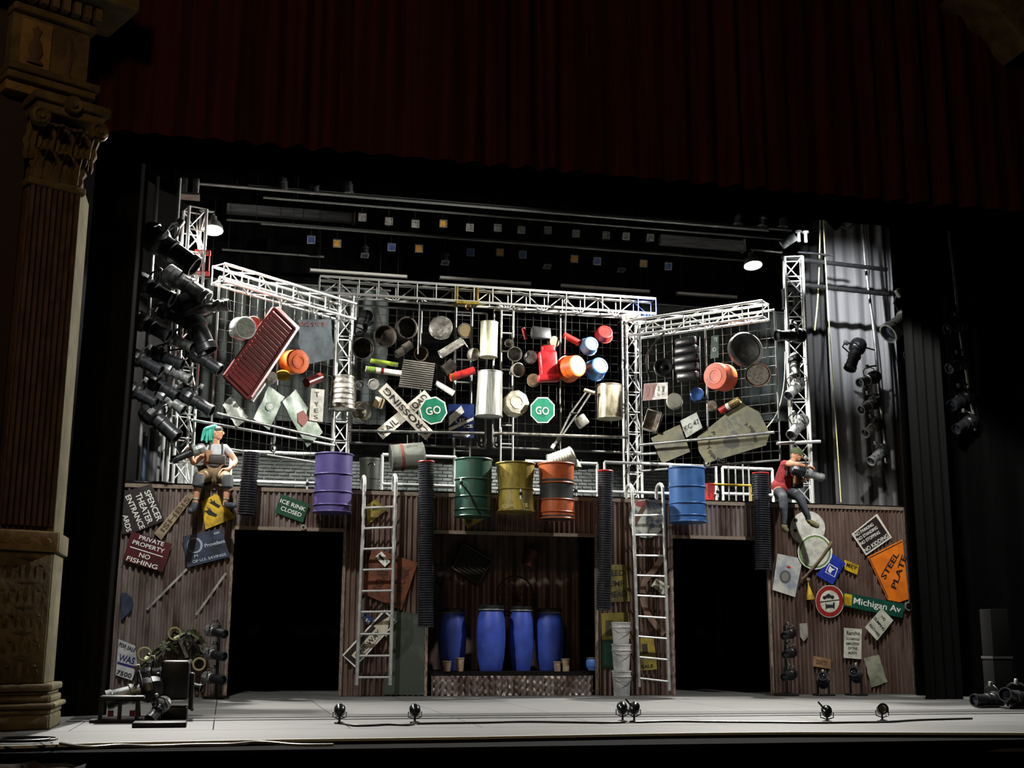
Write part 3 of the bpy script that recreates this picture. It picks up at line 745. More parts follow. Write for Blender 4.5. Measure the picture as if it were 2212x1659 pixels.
# ================================================================ HANGING THINGS ON THE MESH PANELS
def hang(t, p, pl):
    """wire hook from a hanging thing back to the mesh behind it"""
    if pl in (MID, LP, RP):
        back = pl.p.dot(pl.n)-(.19 if pl is MID else -.005)-p.dot(pl.n)
        q = p+pl.n*back; tube('hook_wire', p, q+V((0, 0, .02)), .006, STEEL, t, 5)
def vessel(name, label, cat, pl, off, cx, cy, dpx, depth, axis, m, kind='pot', handle=None, m_in=None, group=None, lid=None, seg=24):
    """turned vessel; +axis is the end turned to the viewer"""
    c = pl.at(cx, cy, off); r = dpx*mpp(c)/2; D = depth*r; axis = V(axis).normalized()
    M = axis_frame(c-axis*D*0, axis)
    P = {'pot': [(r*.93, -D), (r, -D), (r, -.06*D), (r*.94, 0), (0, 0)],                      # bottom to viewer
         'open': [(0, -D), (r*.86, -D), (r*.92, -D*.95), (r, 0), (r*1.06, .0), (r*1.06, .02*r), (r*.95, .02*r), (r*.88, -D*.9), (0, -D*.9)],
         'bucket': [(r*1.25, -D), (r*1.3, -D), (r*1.3, -D*.93), (r*1.22, -D*.92), (r*1.18, -D*.75), (r, -.02*D), (r*.95, 0), (r*.8, 0), (r*.78, -.04*D), (0, -.04*D)],
         'bin': [(r*.95, -D), (r, -D), (r*1.0, -D*.8), (r*.99, -.1*D), (r*.95, -.02*D), (r*.6, 0), (r*.58, .03*r), (r*.42, .03*r), (r*.4, 0), (r*.2, -.01*r), (0, -.01*r)],
         'lid': [(r, -D), (r, 0), (r*.93, .05*r), (r*.8, .04*r), (r*.78, -.03*r), (r*.45, -.03*r), (r*.4, .02*r), (r*.15, .05*r), (0, .05*r)],
         'bowl': [(0, -D), (r*.5, -D*.92), (r*.85, -D*.5), (r, 0), (r*.95, 0), (r*.8, -D*.45), (r*.45, -D*.84), (0, -D*.9)],
         'hub': [(r, -D), (r, 0), (r*.9, .08*r), (r*.7, .02*r), (r*.62, -.1*r), (r*.3, -.12*r), (r*.25, .05*r), (r*.12, .14*r), (0, .14*r)]}[kind]
    t = thing(name, label, cat, M, group); hang(t, c-axis*D*.9, pl)
    obj('body', lathe(P, seg), m, t)
    if m_in: obj('face', cached(('disc', seg), lambda: lathe([(0, 0), (1, 0)], 24)), m_in, t, T((0, 0, (-.885*D if kind == 'open' else .006*r+.001)) if kind in ('open', 'pot') else (0, 0, .035*r)) @ Sc(r*(.84 if kind != 'bin' else .4)))
    if kind in ('pot', 'open'):
        obj('rim', sweep([(r*1.02*math.cos(2*math.pi*k/24), r*1.02*math.sin(2*math.pi*k/24), 0) for k in range(24)], r*.035, 5, True), m, t, T((0, 0, (0 if kind == 'open' else -D))))
    if handle == 'long':
        obj('handle', box_me(round(r*2.0, 3), round(r*.18, 3), round(r*.08, 3)), m, t, Matrix.Rotation(random.uniform(-.5, 2.5), 4, 'Z') @ T((r*1.95, 0, -D*.1 if kind == 'open' else -D*.9)))
    if handle == 'loop':
        for s in (0, 180):
            obj('loop_handle', sweep([(r*(1+.22*math.sin(R(a_))), r*.3*math.cos(R(a_)), 0) for a_ in range(0, 181, 30)], r*.045, 5), m, t, Matrix.Rotation(R(s+35), 4, 'Z') @ T((0, 0, -D*.8)))
    return t
def can(label, pl, off, a, b, wpx, m, name='metal_can', cat='can', bands=None, toward=.0, group=None, ribs=0, seg=20, taper=1.0):
    """cylinder between two pixels on its axis"""
    A, B = pl.at(*a, off), pl.at(*b, off+toward); d = B-A; L = d.length; r = wpx*mpp(A)/2
    t = thing(name, label, cat, axis_frame(A, d), group); hang(t, (A+B)/2, pl)
    prof = [(0, .004), (r*.9, .004), (r*.9, 0), (r, 0)]
    if ribs:
        for k in range(ribs): z = L*(k+.5)/ribs; rk = r*(1+(taper-1)*z/L); prof += [(rk, z-L/ribs*.3), (rk*.955, z-L/ribs*.1), (rk*.955, z+L/ribs*.1), (rk, z+L/ribs*.3)]
    prof += [(r*taper, L), (r*taper*.9, L), (r*taper*.9, L-.006), (0, L-.006)]
    obj('body', lathe(prof, seg), m, t)
    for f0, f1, mm in (bands or ()):
        obj('band', lathe([(r*1.04, 0), (r*1.04, L*(f1-f0))], seg), mm, t, T((0, 0, L*f0)))
    for f in (0, 1): obj('rim', sweep([(r*(taper if f else 1)*math.cos(2*math.pi*k/seg), r*(taper if f else 1)*math.sin(2*math.pi*k/seg), 0) for k in range(seg)], r*.05, 5, True), m, t, T((0, 0, L*f)))
    return t
FRONT = (0, -1, 0); DL = (-.25, -1, -.2); DR = (.3, -1, -.15); UL = (-.3, -1, .2)
M_ = MID
o2 = .25
vessel('cooking_pot', 'dark pot hanging lowest left of the dark pans, with a pale rim glint', 'pot', M_, o2, 784, 752, 46, .8, (.15, -1, -.1), DARKPAN, 'open', 'loop')
vessel('frying_pan', 'dark round pan with a bright lower rim, second in the upper dark row', 'pan', M_, o2, 832, 726, 48, .35, FRONT, DARKPAN, 'open', 'long')
vessel('cooking_pot', 'dark pot with a golden glint inside beside the thin vertical rod', 'pot', M_, o2, 880, 708, 46, .9, (.3, -1, -.1), DARKPAN, 'open', 'loop')
vessel('cooking_pot', 'nearly black pot in shadow at the top left of the middle panel', 'pot', M_, .1, 790, 684, 34, .8, UL, BLACKM2, 'pot')  # shade at the panel's upper left is put into both pots' black
vessel('cooking_pot', 'nearly black pot in shadow against the left truss upright', 'pot', M_, .1, 772, 702, 38, .8, UL, BLACKM2, 'pot')
vessel('cooking_pot', 'large pale aluminium pot with round base, top middle of the panel', 'pot', M_, o2, 953, 704, 50, .55, (-.12, -1, .25), SILV, 'pot')
vessel('colander', 'perforated aluminium colander next to the large pale pot', 'colander', M_, o2, 1005, 714, 33, .5, (.1, -1, -.1), SILV, 'bowl', m_in=mat('perforated_metal', 'c0a878', .4, .5, '3a3228', 60, lo=.45, hi=.5))
can('tall cream metal canister with domed shoulder under the truss', M_, .2, (1055, 771), (1057, 697), 38, mat('cream_enamel', 'b8b49a', .4, .2, 'd8d2b4', 5), seg=24)
can('pale metal tube hanging slanted left of the cream canister', M_, o2, (951, 766), (998, 737), 18, SILV)
vessel('saucepan', 'small round aluminium pan left of the cream canister base', 'pan', M_, o2, 1025, 765, 27, .7, DR, SILV, 'pot', 'long')
can('small dark can pair member, upper one, left of the round kettle', M_, o2, (872, 754), (888, 744), 20, DARKPAN)
can('small dark can pair member, lower one, left of the round kettle', M_, o2, (856, 766), (871, 757), 18, DARKPAN)
vessel('kettle', 'round dark shiny kettle hanging above the washboard', 'kettle', M_, o2, 910, 764, 32, 1.2, (.1, -1, -.15), mat('dark_shiny_metal', '5a5148', .22, .8, '8a7a62', 4), 'bowl', 'loop')
GRN = mat('green_rod_paint', '5f7a2c', .45, 0, '3d5020', 6); OLIVE = mat('olive_rod_paint', '7c9030', .4, 0, '4c5a20', 5)
can('green horizontal rod with rounded end, upper of two', M_, o2, (801, 779), (859, 788), 10, OLIVE, 'plastic_rod', 'rod')
can('white and green rod with a red ring, lower of two', M_, o2, (790, 797), (867, 807), 13, WHT, 'plastic_rod', 'rod', bands=((0, .28, GRN), (.42, .50, RED)))
# washboard with ribs
q = [(872, 776), (940, 785), (931, 845), (861, 836)]
C4 = [M_.at(x, y, .3) for x, y in q]; t = thing('washboard', 'pale ribbed metal washboard hanging in the middle panel above the crossbuck', 'washboard', (C4[2]+C4[3])/2)
world_mesh('board', plate_me(M_, .28, q, .015), DARKPAN, parent=t)
for k in range(13):
    s = (k+.5)/13; a = C4[0].lerp(C4[3], s); b = C4[1].lerp(C4[2], s); tube('rib', a-V((0, .012, 0)), b-V((0, .012, 0)), .014, SILV, t, 6)
can('small dented can hanging right of the washboard', M_, o2, (960, 801), (979, 785), 24, DARKPAN)
can('red cylinder with dented end hanging beside the ladder truss', M_, o2+.03, (973, 816), (1024, 800), 17, RED, 'fire_extinguisher', 'cylinder', bands=((.0, .12, GOLD),))
can('slanted red and white torch pointing down right above the blue sign', M_, o2, (942, 827), (980, 850), 11, WHT, 'torch', 'torch', bands=((.52, .86, RED), (.86, 1.0, ORANGE)), taper=1.25)
vessel('pan_lid', 'dark glass pan lid left of the faceted lid', 'lid', M_, o2, 776, 832, 22, .3, FRONT, STEEL, 'lid')
vessel('pan_lid', 'small bright faceted lid at the tip of the crossbuck sign', 'lid', M_, o2+.03, 807, 830, 26, .2, DL, CHROME, 'lid', seg=8)
vessel('mixing_bowl', 'shiny steel bowl hanging beside the left end of the crossbuck', 'bowl', M_, o2, 780, 889, 46, .7, (.2, -1, .15), CHROME, 'bowl')
can('upturned striped galvanised bin in front of the left truss upright', M_, .55, (739, 884), (741, 815), 57, SILV, 'dustbin', 'bin', ribs=6, seg=26, taper=.84)
p = M_.at(818, 870, .3)
tag(obj('tin_box', box_me(.18, .14, .2, .03), mat('tan_tin', '9a8468', .5, .3, 'c2ac88', 5), None, axis_frame(p, (.3, -.2, 1))), 'small tan tin box left of the crossbuck sign', 'box')
can('tall galvanised ribbed dustbin hanging in the centre of the set', M_, .35, (1056, 899), (1059, 805), 58, mat('galvanised', 'a8aaa2', .38, .6, '6e706a', 5, stretch=(6, 6, .3), bump=.1), 'dustbin', 'bin', ribs=0, seg=40, taper=.92)
vessel('crumpled_bin', 'badly dented bright metal bin between dustbin and right octagon sign', 'bin', M_, .35, 1118, 868, 56, 1.1, (.1, -1, .1), mat('bright_dented_metal', 'd2ccb8', .4, .5, '8d8672', 3, bump=.6, bscale=4), 'bin', seg=9)
can('pale metal bin hanging at the right end of the middle panel', M_, .3, (1317, 904), (1316, 833), 54, mat('worn_cream_metal', 'c8c2a8', .4, .35, '7d745e', 3, stretch=(2, 2, .6)), 'dustbin', 'bin', seg=26)
for cx, cy, d, ax, lab, k, h in ((1112, 765, 31, DL, 'small grey saucepan with handle above another small pot', 'open', 'long'), (1148, 770, 28, FRONT, 'small tan round pan with bright stripe beside the red jerrycan', 'pot', None),
                              (1120, 799, 30, DR, 'small dull pot below the saucepan in the small pot cluster', 'open', 'loop'), (1152, 819, 27, UL, 'small brown pot lowest in the small pot cluster', 'pot', None),
                              (1198, 738, 25, DR, 'small brown can hanging above the red jerrycan', 'pot', None), (1099, 741, 19, UL, 'small bright bowl edge beside the middle ladder truss', 'bowl', None)):
    vessel('saucepan', lab, 'pan', M_, o2, cx, cy, d, .8, ax, SILV if 'brown' not in lab else mat('brown_pot', '8a7358', .45, .4, '5c4a38', 5), k, h)
# red crushed jerrycan
p = M_.at(1187, 787, .3); s_ = mpp(p)
t = thing('jerrycan', 'crushed red plastic jerrycan hanging left of the orange bucket', 'jerrycan', axis_frame(p-V((0, 0, 36*s_)), (-.08, 0, 1)))
REDJ = mat('red_jerrycan', 'b8242a', .35, 0, '861518', 4, bump=.4, bscale=6)
obj('body', box_me(round(40*s_, 3), .2, round(62*s_, 3), .05), REDJ, t, T((0, 0, 34*s_))); obj('shoulder', box_me(round(30*s_, 3), .16, round(16*s_, 3), .03), REDJ, t, T((-.02, 0, 69*s_)))
obj('foot', box_me(round(48*s_, 3), .22, round(15*s_, 3), .03), REDJ, t, T((.02, 0, 5*s_))); obj('spout', cyl_me(12), RED, t, T((.06, -.11, 4*s_)) @ Matrix.Rotation(R(90), 4, 'Y') @ Sc(.04, .04, .16))
vessel('plastic_bucket', 'orange bucket with yellow base turned to the viewer', 'bucket', M_, .5, 1248, 790, 47, 1.5, (.42, -1, .05), ORANGE, 'bucket', m_in=mat('yellow_plastic', 'f0b82a', .45, 0, 'e89a20', 5))
vessel('plastic_bucket', 'small slate blue bucket hanging above another blue bucket', 'bucket', M_, .4, 1278, 742, 32, 1.2, (.15, -1, .2), mat('slate_blue_plastic', '54789a', .35, 0, '34536e', 6), 'bucket')
vessel('plastic_bucket', 'bright blue bucket hanging right of the orange bucket', 'bucket', M_, .45, 1297, 789, 38, 1.6, (.2, -1, .25), BLUEP, 'bucket')
vessel('plastic_bucket', 'dark red bucket hanging at the top right by the truss upright', 'bucket', M_, .3, 1308, 716, 32, 1.0, (0, -1, .35), RED, 'bucket')
can('small red stick hanging beside the clear box', M_, o2, (1130, 709), (1136, 733), 8, RED, 'plastic_rod', 'rod')
can('short red cylinder hanging slanted above the orange bucket', M_, o2, (1217, 723), (1251, 741), 14, RED, 'plastic_rod', 'rod')
p = M_.at(1166, 721, .25)
t = thing('storage_box', 'dark clear plastic box with pale inside under the right truss half', 'box', axis_frame(p, (.2, -1, .1)))
obj('body', box_me(.36, .2, .14, .02), mat('smoky_plastic', '2a2a26', .2, .1, '8a8874', 4), t); obj('lid', box_me(.39, .22, .02, .005), BLACKM2, t, T((0, 0, .08)))
# crutch
t = thing('crutch', 'bright aluminium crutch hanging slanted in front of the mesh right of the green octagon', 'crutch', M_.at(1199, 955, .4))
hang(t, M_.at(1240, 893, .4), M_); tp, md, bt = M_.at(1273, 845, .4), M_.at(1240, 893, .4), M_.at(1197, 960, .4)
for s in (-1, 1):
    sd = M_.u*.05*s; world_mesh('shaft', sweep([tp+sd, md+sd*1.3, M_.at(1214, 937, .4)+sd*.5, M_.at(1206, 949, .4)], .017, 8), CHROME, parent=t)
tube('underarm_pad', tp-M_.u*.1+V((0, 0, .02)), tp+M_.u*.1+V((0, 0, -.03)), .035, mat('tan_rubber', '9a8a72', .7), t); tube('hand_grip', md-M_.u*.07, md+M_.u*.07, .022, BLACKM, t); tube('foot_tube', M_.at(1208, 946, .4), bt, .028, CHROME, t); tube('rubber_tip', bt, M_.at(1192, 968, .4), .034, WHT, t)
p = M_.at(1256, 910, .28)
tag(obj('tin_box', box_me(.22, .16, .22, .03), SILV, None, frame(p, V((.8, 0, .6)), V((0, 1, 0)), V((-.6, 0, .8)))), 'dull square tin hanging beside the lower end of the crutch', 'box')
vessel('work_lamp', 'small white globe lamp on the right truss upright', 'lamp', M_, .35, 1352, 686, 17, .8, FRONT, WHT, 'bowl')
for px, lab in ((906, 'thin vertical rod hanging between dark pot and pale pot'), (1223, 'thin vertical rod hanging in front of the orange bucket')):
    a, b = M_.at(px, 652, .3), M_.at(px-3, 765, .3); t = thing('hanging_rod', lab, 'rod', b); tube('rod', a, b, .012, CHROME, t, 6); obj('hook', CACHE['hookr'], STEEL, t, T(a), True)
# lower middle: crushed drum, dark bin, ribbed pail, jug
a = Y(1.6)
can('crushed grey metal drum with a red strap hanging above the first ladder', a, .2, (845, 990), (914, 984), 58, mat('crushed_grey_metal', '8f938a', .4, .4, '4a4e49', 3, bump=.7, bscale=4), 'crushed_drum', 'drum', bands=((.28, .36, mat('dull_red_strap', '7a3a30', .7)),), seg=11)
tube('hang_wire', Y(1.6).at(880, 975, .2), M_.at(880, 940, .45), .008, STEEL, bpy.data.objects['crushed_drum'], 5)
pb = Y(1.2).at(798, 1046); pb.z = ZTOP+.041; rr = 23*mpp(pb)
t = thing('dark_bin', 'tall dark ribbed bin standing on the catwalk behind the first ladder', 'bin', pb)
obj('body', lathe([(0, 0), (rr*.85, 0), (rr*.9, .3), (rr*.95, .3), (rr*.95, .34), (rr, .62), (rr*1.04, .62), (rr*1.04, .66), (rr*.95, .66), (0, .5)], 20), mat('dark_green_bin', '23261f', .5, 0, '34382f', 6), t)
obj('handle', sweep([(rr*.3*math.cos(R(k)), 0, .05*math.sin(R(k))) for k in range(0, 181, 30)], .012, 5), BLACKM2, t, T((0, -rr, .52)))
can('white ribbed pail lying tilted behind the orange and black drum', Y(.9), 0, (1190, 1003), (1236, 986), 44, mat('white_ribbed_plastic', 'cdd0c4', .5, 0, 'aeb2a6', 5), 'pail', 'pail', ribs=8, seg=24)
tube('hang_wire', Y(.9).at(1213, 990), M_.at(1210, 955, .3), .008, STEEL, bpy.data.objects['pail'], 5)
vessel('glass_jug', 'greenish bulbous jug hanging right of the white ribbed pail', 'jug', Y(.9), 0, 1246, 1012, 22, 1.9, (.1, -.25, -1), mat('green_grey_glass', '66705f', .25, .1, '8d9684', 4), 'bowl', 'loop')
# ---- left angled panel
q = [(590, 665), (636, 710), (534, 862), (484, 812)]
DKR = mat('dark_red_plastic', '4a0f0e', .85, 0, '300908', 4, spec=.2); BRR = mat('bright_red_edge', 'a8282c', .35, 0, '7d1a1c', 4)
Lp = LP; C4 = [Lp.at(x, y, .42) for x, y in q]; t = thing('plastic_crate', 'big dark red ribbed plastic crate lid hanging diagonally on the left panel', 'crate', (C4[2]+C4[3])/2)
world_mesh('tray', plate_me(Lp, .28, q, .14), BRR, parent=t)
ctr = (C4[0]+C4[1]+C4[2]+C4[3])/4
inn = [ctr+(p-ctr)*.93 for p in C4]
for k in range(17):
    s = (k+.5)/17; a = inn[0].lerp(inn[3], s); b = inn[1].lerp(inn[2], s); bar('slat', a, b, .07, .025, DKR, t, Lp.n)
for i in range(4): bar('rim', C4[i], C4[(i+1) % 4], .04, .05, DKR, t, Lp.n)
vessel('stock_pot', 'large pale stock pot with dark base turned to the viewer, left of the red crate', 'pot', Lp, .55, 531, 708, 50, 1.1, (.45, -1, -.12), ALU, 'pot', 'loop', m_in=mat('dull_pot_base', '7d8074', .45, .4, '5c6055', 4))
vessel('waste_bin', 'orange plastic bin with ringed base behind the red crate', 'bin', Lp, .42, 646, 781, 54, 1.5, (.5, -1, -.12), ORANGE, 'bin')
vessel('yellow_glow', 'yellow crescent standing in for light through the orange bin on the left panel', 'bowl', Lp, .2, 611, 812, 34, .6, (0, -.5, -1), YELL, 'bowl')  # made-up shape for the light shining through the bin's lower edge
vessel('saucepan', 'small silver can under the lower edge of the red crate', 'can', Lp, .4, 587, 814, 25, 1.0, (.3, -1, .1), SILV, 'pot')
can('chrome tube hanging below the lower corner of the red crate', Lp, .4, (570, 829), (543, 868), 11, CHROME, 'metal_tube', 'tube')
can('small dark red canister hanging right below the orange bin', Lp, .35, (662, 827), (692, 815), 20, mat('maroon_can', '5c1c1c', .35, .2, '3c1012', 5))
vessel('pan_lid', 'pale worn disc half hidden between stock pot and red crate', 'lid', Lp, .2, 549, 700, 36, .2, (.5, -1, 0), mat('worn_pale', '8a8676', .6, 0, '6a4f44', 5), 'lid')
BAN = mat('blue_grey_cloth', '4a565c', .8, 0, '333c42', 3)
sign('cloth_banner', 'limp blue grey banner with faded red lettering beside the left truss upright', Lp, .15, [(642, 690), (717, 690), (721, 775), (650, 790)], BAN, [('NTIC STATE', (648, 700), (708, 701), 9, mat('faded_red_print', '6e3530', .8))], crumple=.03, cat='banner')
OLD = mat('weathered_plate', '80857c', .45, .2, '50554e', 3, bump=.3, bscale=6); OLDG = mat('greenish_plate', '768676', .45, .2, '465548', 3, bump=.3, bscale=6)
sign('sheet_plate', 'small grey mottled plate hanging leftmost under the red crate', Lp, .25, [(499, 855), (536, 901), (511, 925), (480, 875)], OLD, crumple=.02, cat='plate')
sign('sheet_plate', 'greenish plate with round emblem, second from left under the red crate', Lp, .25, [(581, 834), (614, 857), (582, 929), (547, 905)], OLDG, [], [('emblem', circle_px(584, 878, 10), mat('dull_emblem', '6d8070', .6)), ('emblem', circle_px(584, 878, 6), OLD)], crumple=.015, cat='plate')
sign('sheet_plate', 'long pale green plate with a red stain hanging left of the white letter strip', Lp, .28, [(639, 841), (697, 934), (664, 966), (610, 868)], OLDG, [], [('stain', [(642, 893), (655, 886), (668, 905), (655, 922), (644, 912)], mat('red_stain', '7d4038', .7))], crumple=.015, cat='plate')
sign('letter_strip', 'narrow white strip with stacked black letters beside the left truss upright', Lp, .30, [(671, 839), (700, 842), (696, 912), (667, 908)], mat('off_white_board', 'b5b3a5', .6, 0, '8d8b80', 5), [('T', (680, 852), (690, 852), 11, BLK), ('Y', (679, 873), (689, 873), 10, BLK), ('E', (679, 887), (688, 887), 9, BLK), ('S', (678, 901), (687, 901), 9, BLK)])
# ---- right angled panel
Rp = RP
vessel('dustbin_cover', 'very large dark round dustbin lid with raised rim on the right panel', 'lid', Rp, .3, 1612, 754, 78, .26, (.0, -1, .1), mat('dark_zinc', '6a6a66', .42, .5, '3f3f3d', 3), 'lid', seg=32)
vessel('waste_bin', 'bright orange bin with ringed base turned left on the right panel', 'bin', Rp, .5, 1544, 812, 60, 1.5, (-1.35, -1, -.1), mat('orange_red_plastic', 'c8480f', .5, 0, 'a0380c', 5), 'bin')
vessel('hubcap', 'black round hubcap next to the black padded seat', 'hubcap', Rp, .25, 1433, 793, 42, .3, (-.3, -1, .1), BLACKM, 'hub')
vessel('basin', 'rust rimmed grey basin hanging below the big dark lid', 'basin', Rp, .3, 1637, 810, 56, .35, (-.45, -1, .2), mat('rusty_rim', '7a4030', .6, 0, '5e5c52', 4), 'bowl', m_in=mat('basin_grey', '55554c', .6, 0, '7d7a6c', 4))
p = Rp.at(1484, 775, .22); s_ = mpp(p)
t = thing('padded_seat', 'black quilted vinyl seat back hanging between hubcap and orange bin', 'seat', frame(p-V((0, 0, 48*s_)), Rp.u, -Rp.n, V((0, 0, 1))))
VIN = mat('black_vinyl', '17181a', .35, 0, '222427', 6, bump=.4, bscale=5)
for j in range(5): obj('quilt_roll', box_me(round((58-abs(j-2)*4)*s_, 3), .16, round(19*s_, 3), .045), VIN, t, T((random.uniform(-.01, .01), 0, (10+j*19)*s_)) @ Matrix.Rotation(random.uniform(-.08, .08), 4, 'Y'))
obj('back_board', box_me(round(56*s_, 3), .04, round(96*s_, 3), .01), BLACKM, t, T((0, .07, 48*s_)))
a = [Rp.at(x, y, .3) for x, y in ((1436, 718), (1420, 735), (1397, 768), (1398, 795), (1404, 818))]
world_mesh('bent_rod', sweep(smooth_path(a, 5), .02, 7), DARKPAN, 'bent dark metal rod hanging at the left edge of the right panel', 'rod')
sign('street_plate', 'narrow dark green plate with pale letters left of the big dark lid', Rp, .2, [(1537, 726), (1553, 724), (1552, 772), (1535, 775)], mat('dark_green_plate', '1f4a3a', .5, 0, '16362b', 5), [('TE', (1541, 733), (1550, 733), 8, WHT), ('O', (1539, 755), (1547, 755), 9, WHT)])
sign('notice_plate', 'white notice with a red half and sideways lettering below the hubcap', Rp, .25, [(1392, 829), (1443, 826), (1443, 861), (1389, 866)], mat('worn_white_plate', 'a9a8a0', .5, .1, '85847e', 5), [('NO', (1399, 857), (1400, 836), 8, mat('dark_red_print', '6e2320', .6)), ('DUMPING', (1411, 858), (1412, 833), 6, mat('dark_red_print', '6e2320')), ('AT ANY', (1422, 856), (1423, 833), 5, BLK), ('TIME', (1432, 854), (1433, 834), 5, BLK)], [('red_half', [(1392, 829), (1420, 828), (1408, 864), (1389, 866)], mat('dull_red_plate', '74504a', .6))])
vessel('cake_tin', 'pale round tin hanging below the black seat', 'tin', Rp, .3, 1457, 865, 34, .7, (-.35, -1, .05), mat('pale_tin', 'a7a79a', .45, .4, '86867a', 4), 'pot')
vessel('cooking_pot', 'small navy blue pot hanging left of the orange bin', 'pot', Rp, .3, 1506, 851, 29, .8, (-.3, -1, .1), mat('navy_enamel', '25406e', .25, 0, '1a2c50', 5), 'pot', 'long')
vessel('saucepan', 'small grey can hanging right below the navy pot', 'can', Rp, .3, 1538, 876, 22, .8, (-.4, -1, 0), SILV, 'pot')
can('red and gold can lying slanted on top of the large yellowish plate', Rp, .35, (1556, 888), (1597, 864), 15, mat('gold_can', '8a7a4c', .4, .4, '5c4f30', 5), bands=((0, .35, RED), (.35, .5, WHT)))
p = Rp.at(1409, 909, .3)
t = thing('baking_tin', 'dented metal baking tin tilted at the lower left of the right panel', 'tin', axis_frame(p, (-.5, -1, .1), (.35, 0, 1)))
obj('base', box_me(.26, .36, .02, .008), SILV, t, T((0, 0, -.08)))
for sx, sy in ((1, 0), (-1, 0), (0, 1), (0, -1)): obj('side_wall', box_me(.02 if sx else .28, .02 if sy else .38, .13, .006), SILV, t, T((sx*.14, sy*.19, -.02)))
MUD = mat('yellow_grey_plate', '605d40', .6, .1, '454536', 3, bump=.25, bscale=6)
sign('licence_plate', 'worn grey licence plate with embossed letters at the left of the big yellowish plate', Rp, .35, [(1470, 909), (1505, 891), (1518, 924), (1483, 946)], OLD, [('KC 47', (1478, 927), (1510, 909), 11, BLK)], cat='plate')
sign('sheet_plate', 'dull yellow grey sheet hanging low at the left of the right panel', Rp, .22, [(1406, 946), (1468, 917), (1491, 976), (1430, 1001)], MUD, crumple=.012, cat='plate')
ARC = [('P', 1540, 936, 80), ('I', 1533, 946, 70), ('T', 1530, 957, 60), ('T', 1530, 967, 50), ('S', 1533, 976, 42), ('B', 1539, 984, 35), ('U', 1546, 990, 22), ('R', 1554, 994, 12), ('G', 1562, 995, 0)]
ARC2 = [('A', 1612, 917, -30), ('N', 1621, 924, -45), ('I', 1626, 933, -60), ('N', 1630, 941, -75), ('G', 1632, 951, -90)]
tx = []
for ch, x_, y_, an in ARC: tx.append((ch, (x_-4*math.cos(R(an)), y_-4*math.sin(R(an))), (x_+4*math.cos(R(an)), y_+4*math.sin(R(an))), 8, BLK))
for ch, x_, y_, an in ARC2: tx.append((ch, (x_-4*math.cos(R(-an)), y_-4*math.sin(R(-an))), (x_+4*math.cos(R(-an)), y_+4*math.sin(R(-an))), 8, BLK))
sign('round_seal_plate', 'large yellowish diamond plate with a black seal and curved city lettering on the right panel', Rp, .26, [(1600, 869), (1640, 890), (1663, 936), (1655, 962), (1526, 1001), (1510, 975), (1506, 945)], MUD, tx,
     [('seal', circle_px(1585, 920, 20, 22), mat('seal_grey', '5a5a48', .6, 0, '35352c', 12)), ('seal', circle_px(1580, 955, 18, 14), mat('seal_dark', '34342c', .7))], cat='plate')
# ---- crossbuck and octagons
def strip_poly(a, b, w):
    dx, dy = b[0]-a[0], b[1]-a[1]; L = math.hypot(dx, dy); nx, ny = -dy/L*w/2, dx/L*w/2
    return [(a[0]+nx, a[1]+ny), (b[0]+nx, b[1]+ny), (b[0]-nx, b[1]-ny), (a[0]-nx, a[1]-ny)]
CW = mat('crossbuck_white', 'dcd8cc', .5, 0, 'b8b2a4', 6)
c = M_.at(876, 940, .4); t = thing('crossbuck_sign', 'white crossed railroad crossing boards in the middle panel left of the first green octagon', 'sign', c)
b1 = world_mesh('board', plate_me(M_, .37, strip_poly((819, 940), (925, 852), 25), .012), CW, parent=t)
b2 = world_mesh('board', plate_me(M_, .40, strip_poly((826, 836), (928, 942), 25), .012), CW, parent=t)
text_on(t, M_, .388, 'RAIL', (824, 936), (857, 908), 14, BLK); text_on(t, M_, .388, 'ROAD', (884, 886), (921, 855), 14, BLK)
text_on(t, M_, .418, 'CROSSING', (923, 937), (831, 841), 14, BLK)
GOG = mat('green_octagon', '1f7a5c', .4, 0, '17624a', 6)
sign('octagon_sign', 'green octagonal go sign touching the crossbuck boards', M_, .46, circle_px(936, 887, 31, 31, 8, 10), WHT, [('GO', (920, 889), (952, 884), 17, WHT)], [('green_face', circle_px(936, 887, 28, 28, 8, 10), GOG)])
sign('octagon_sign', 'green octagonal go sign right of the dented bright bin', M_, .42, circle_px(1172, 886, 28, 30, 8, 22), WHT, [('GO', (1157, 886), (1186, 888), 17, WHT)], [('green_face', circle_px(1172, 886, 25.5, 27.5, 8, 22), GOG)])
NAVY = mat('navy_sign_paint', '22356e', .4, 0, '18244c', 5)
sign('station_sign', 'blue and white upright sign with arrow behind the pipe, left of the tall dustbin', M_, .30, [(969, 873), (1024, 873), (1024, 946), (968, 945)], NAVY, [('US', (984, 910), (1005, 908), 10, WHT), ('ICE', (1002, 922), (1021, 920), 7, WHT)], [('white_stripe', [(970, 900), (996, 876), (1003, 890), (970, 920)], WHT), ('white_stripe', [(969, 925), (1023, 901), (1023, 907), (970, 932)], WHT), ('arrow', [(978, 938), (1008, 938), (1008, 935), (1016, 940.5), (1008, 945), (1008, 942.5), (978, 942.5)], WHT)])
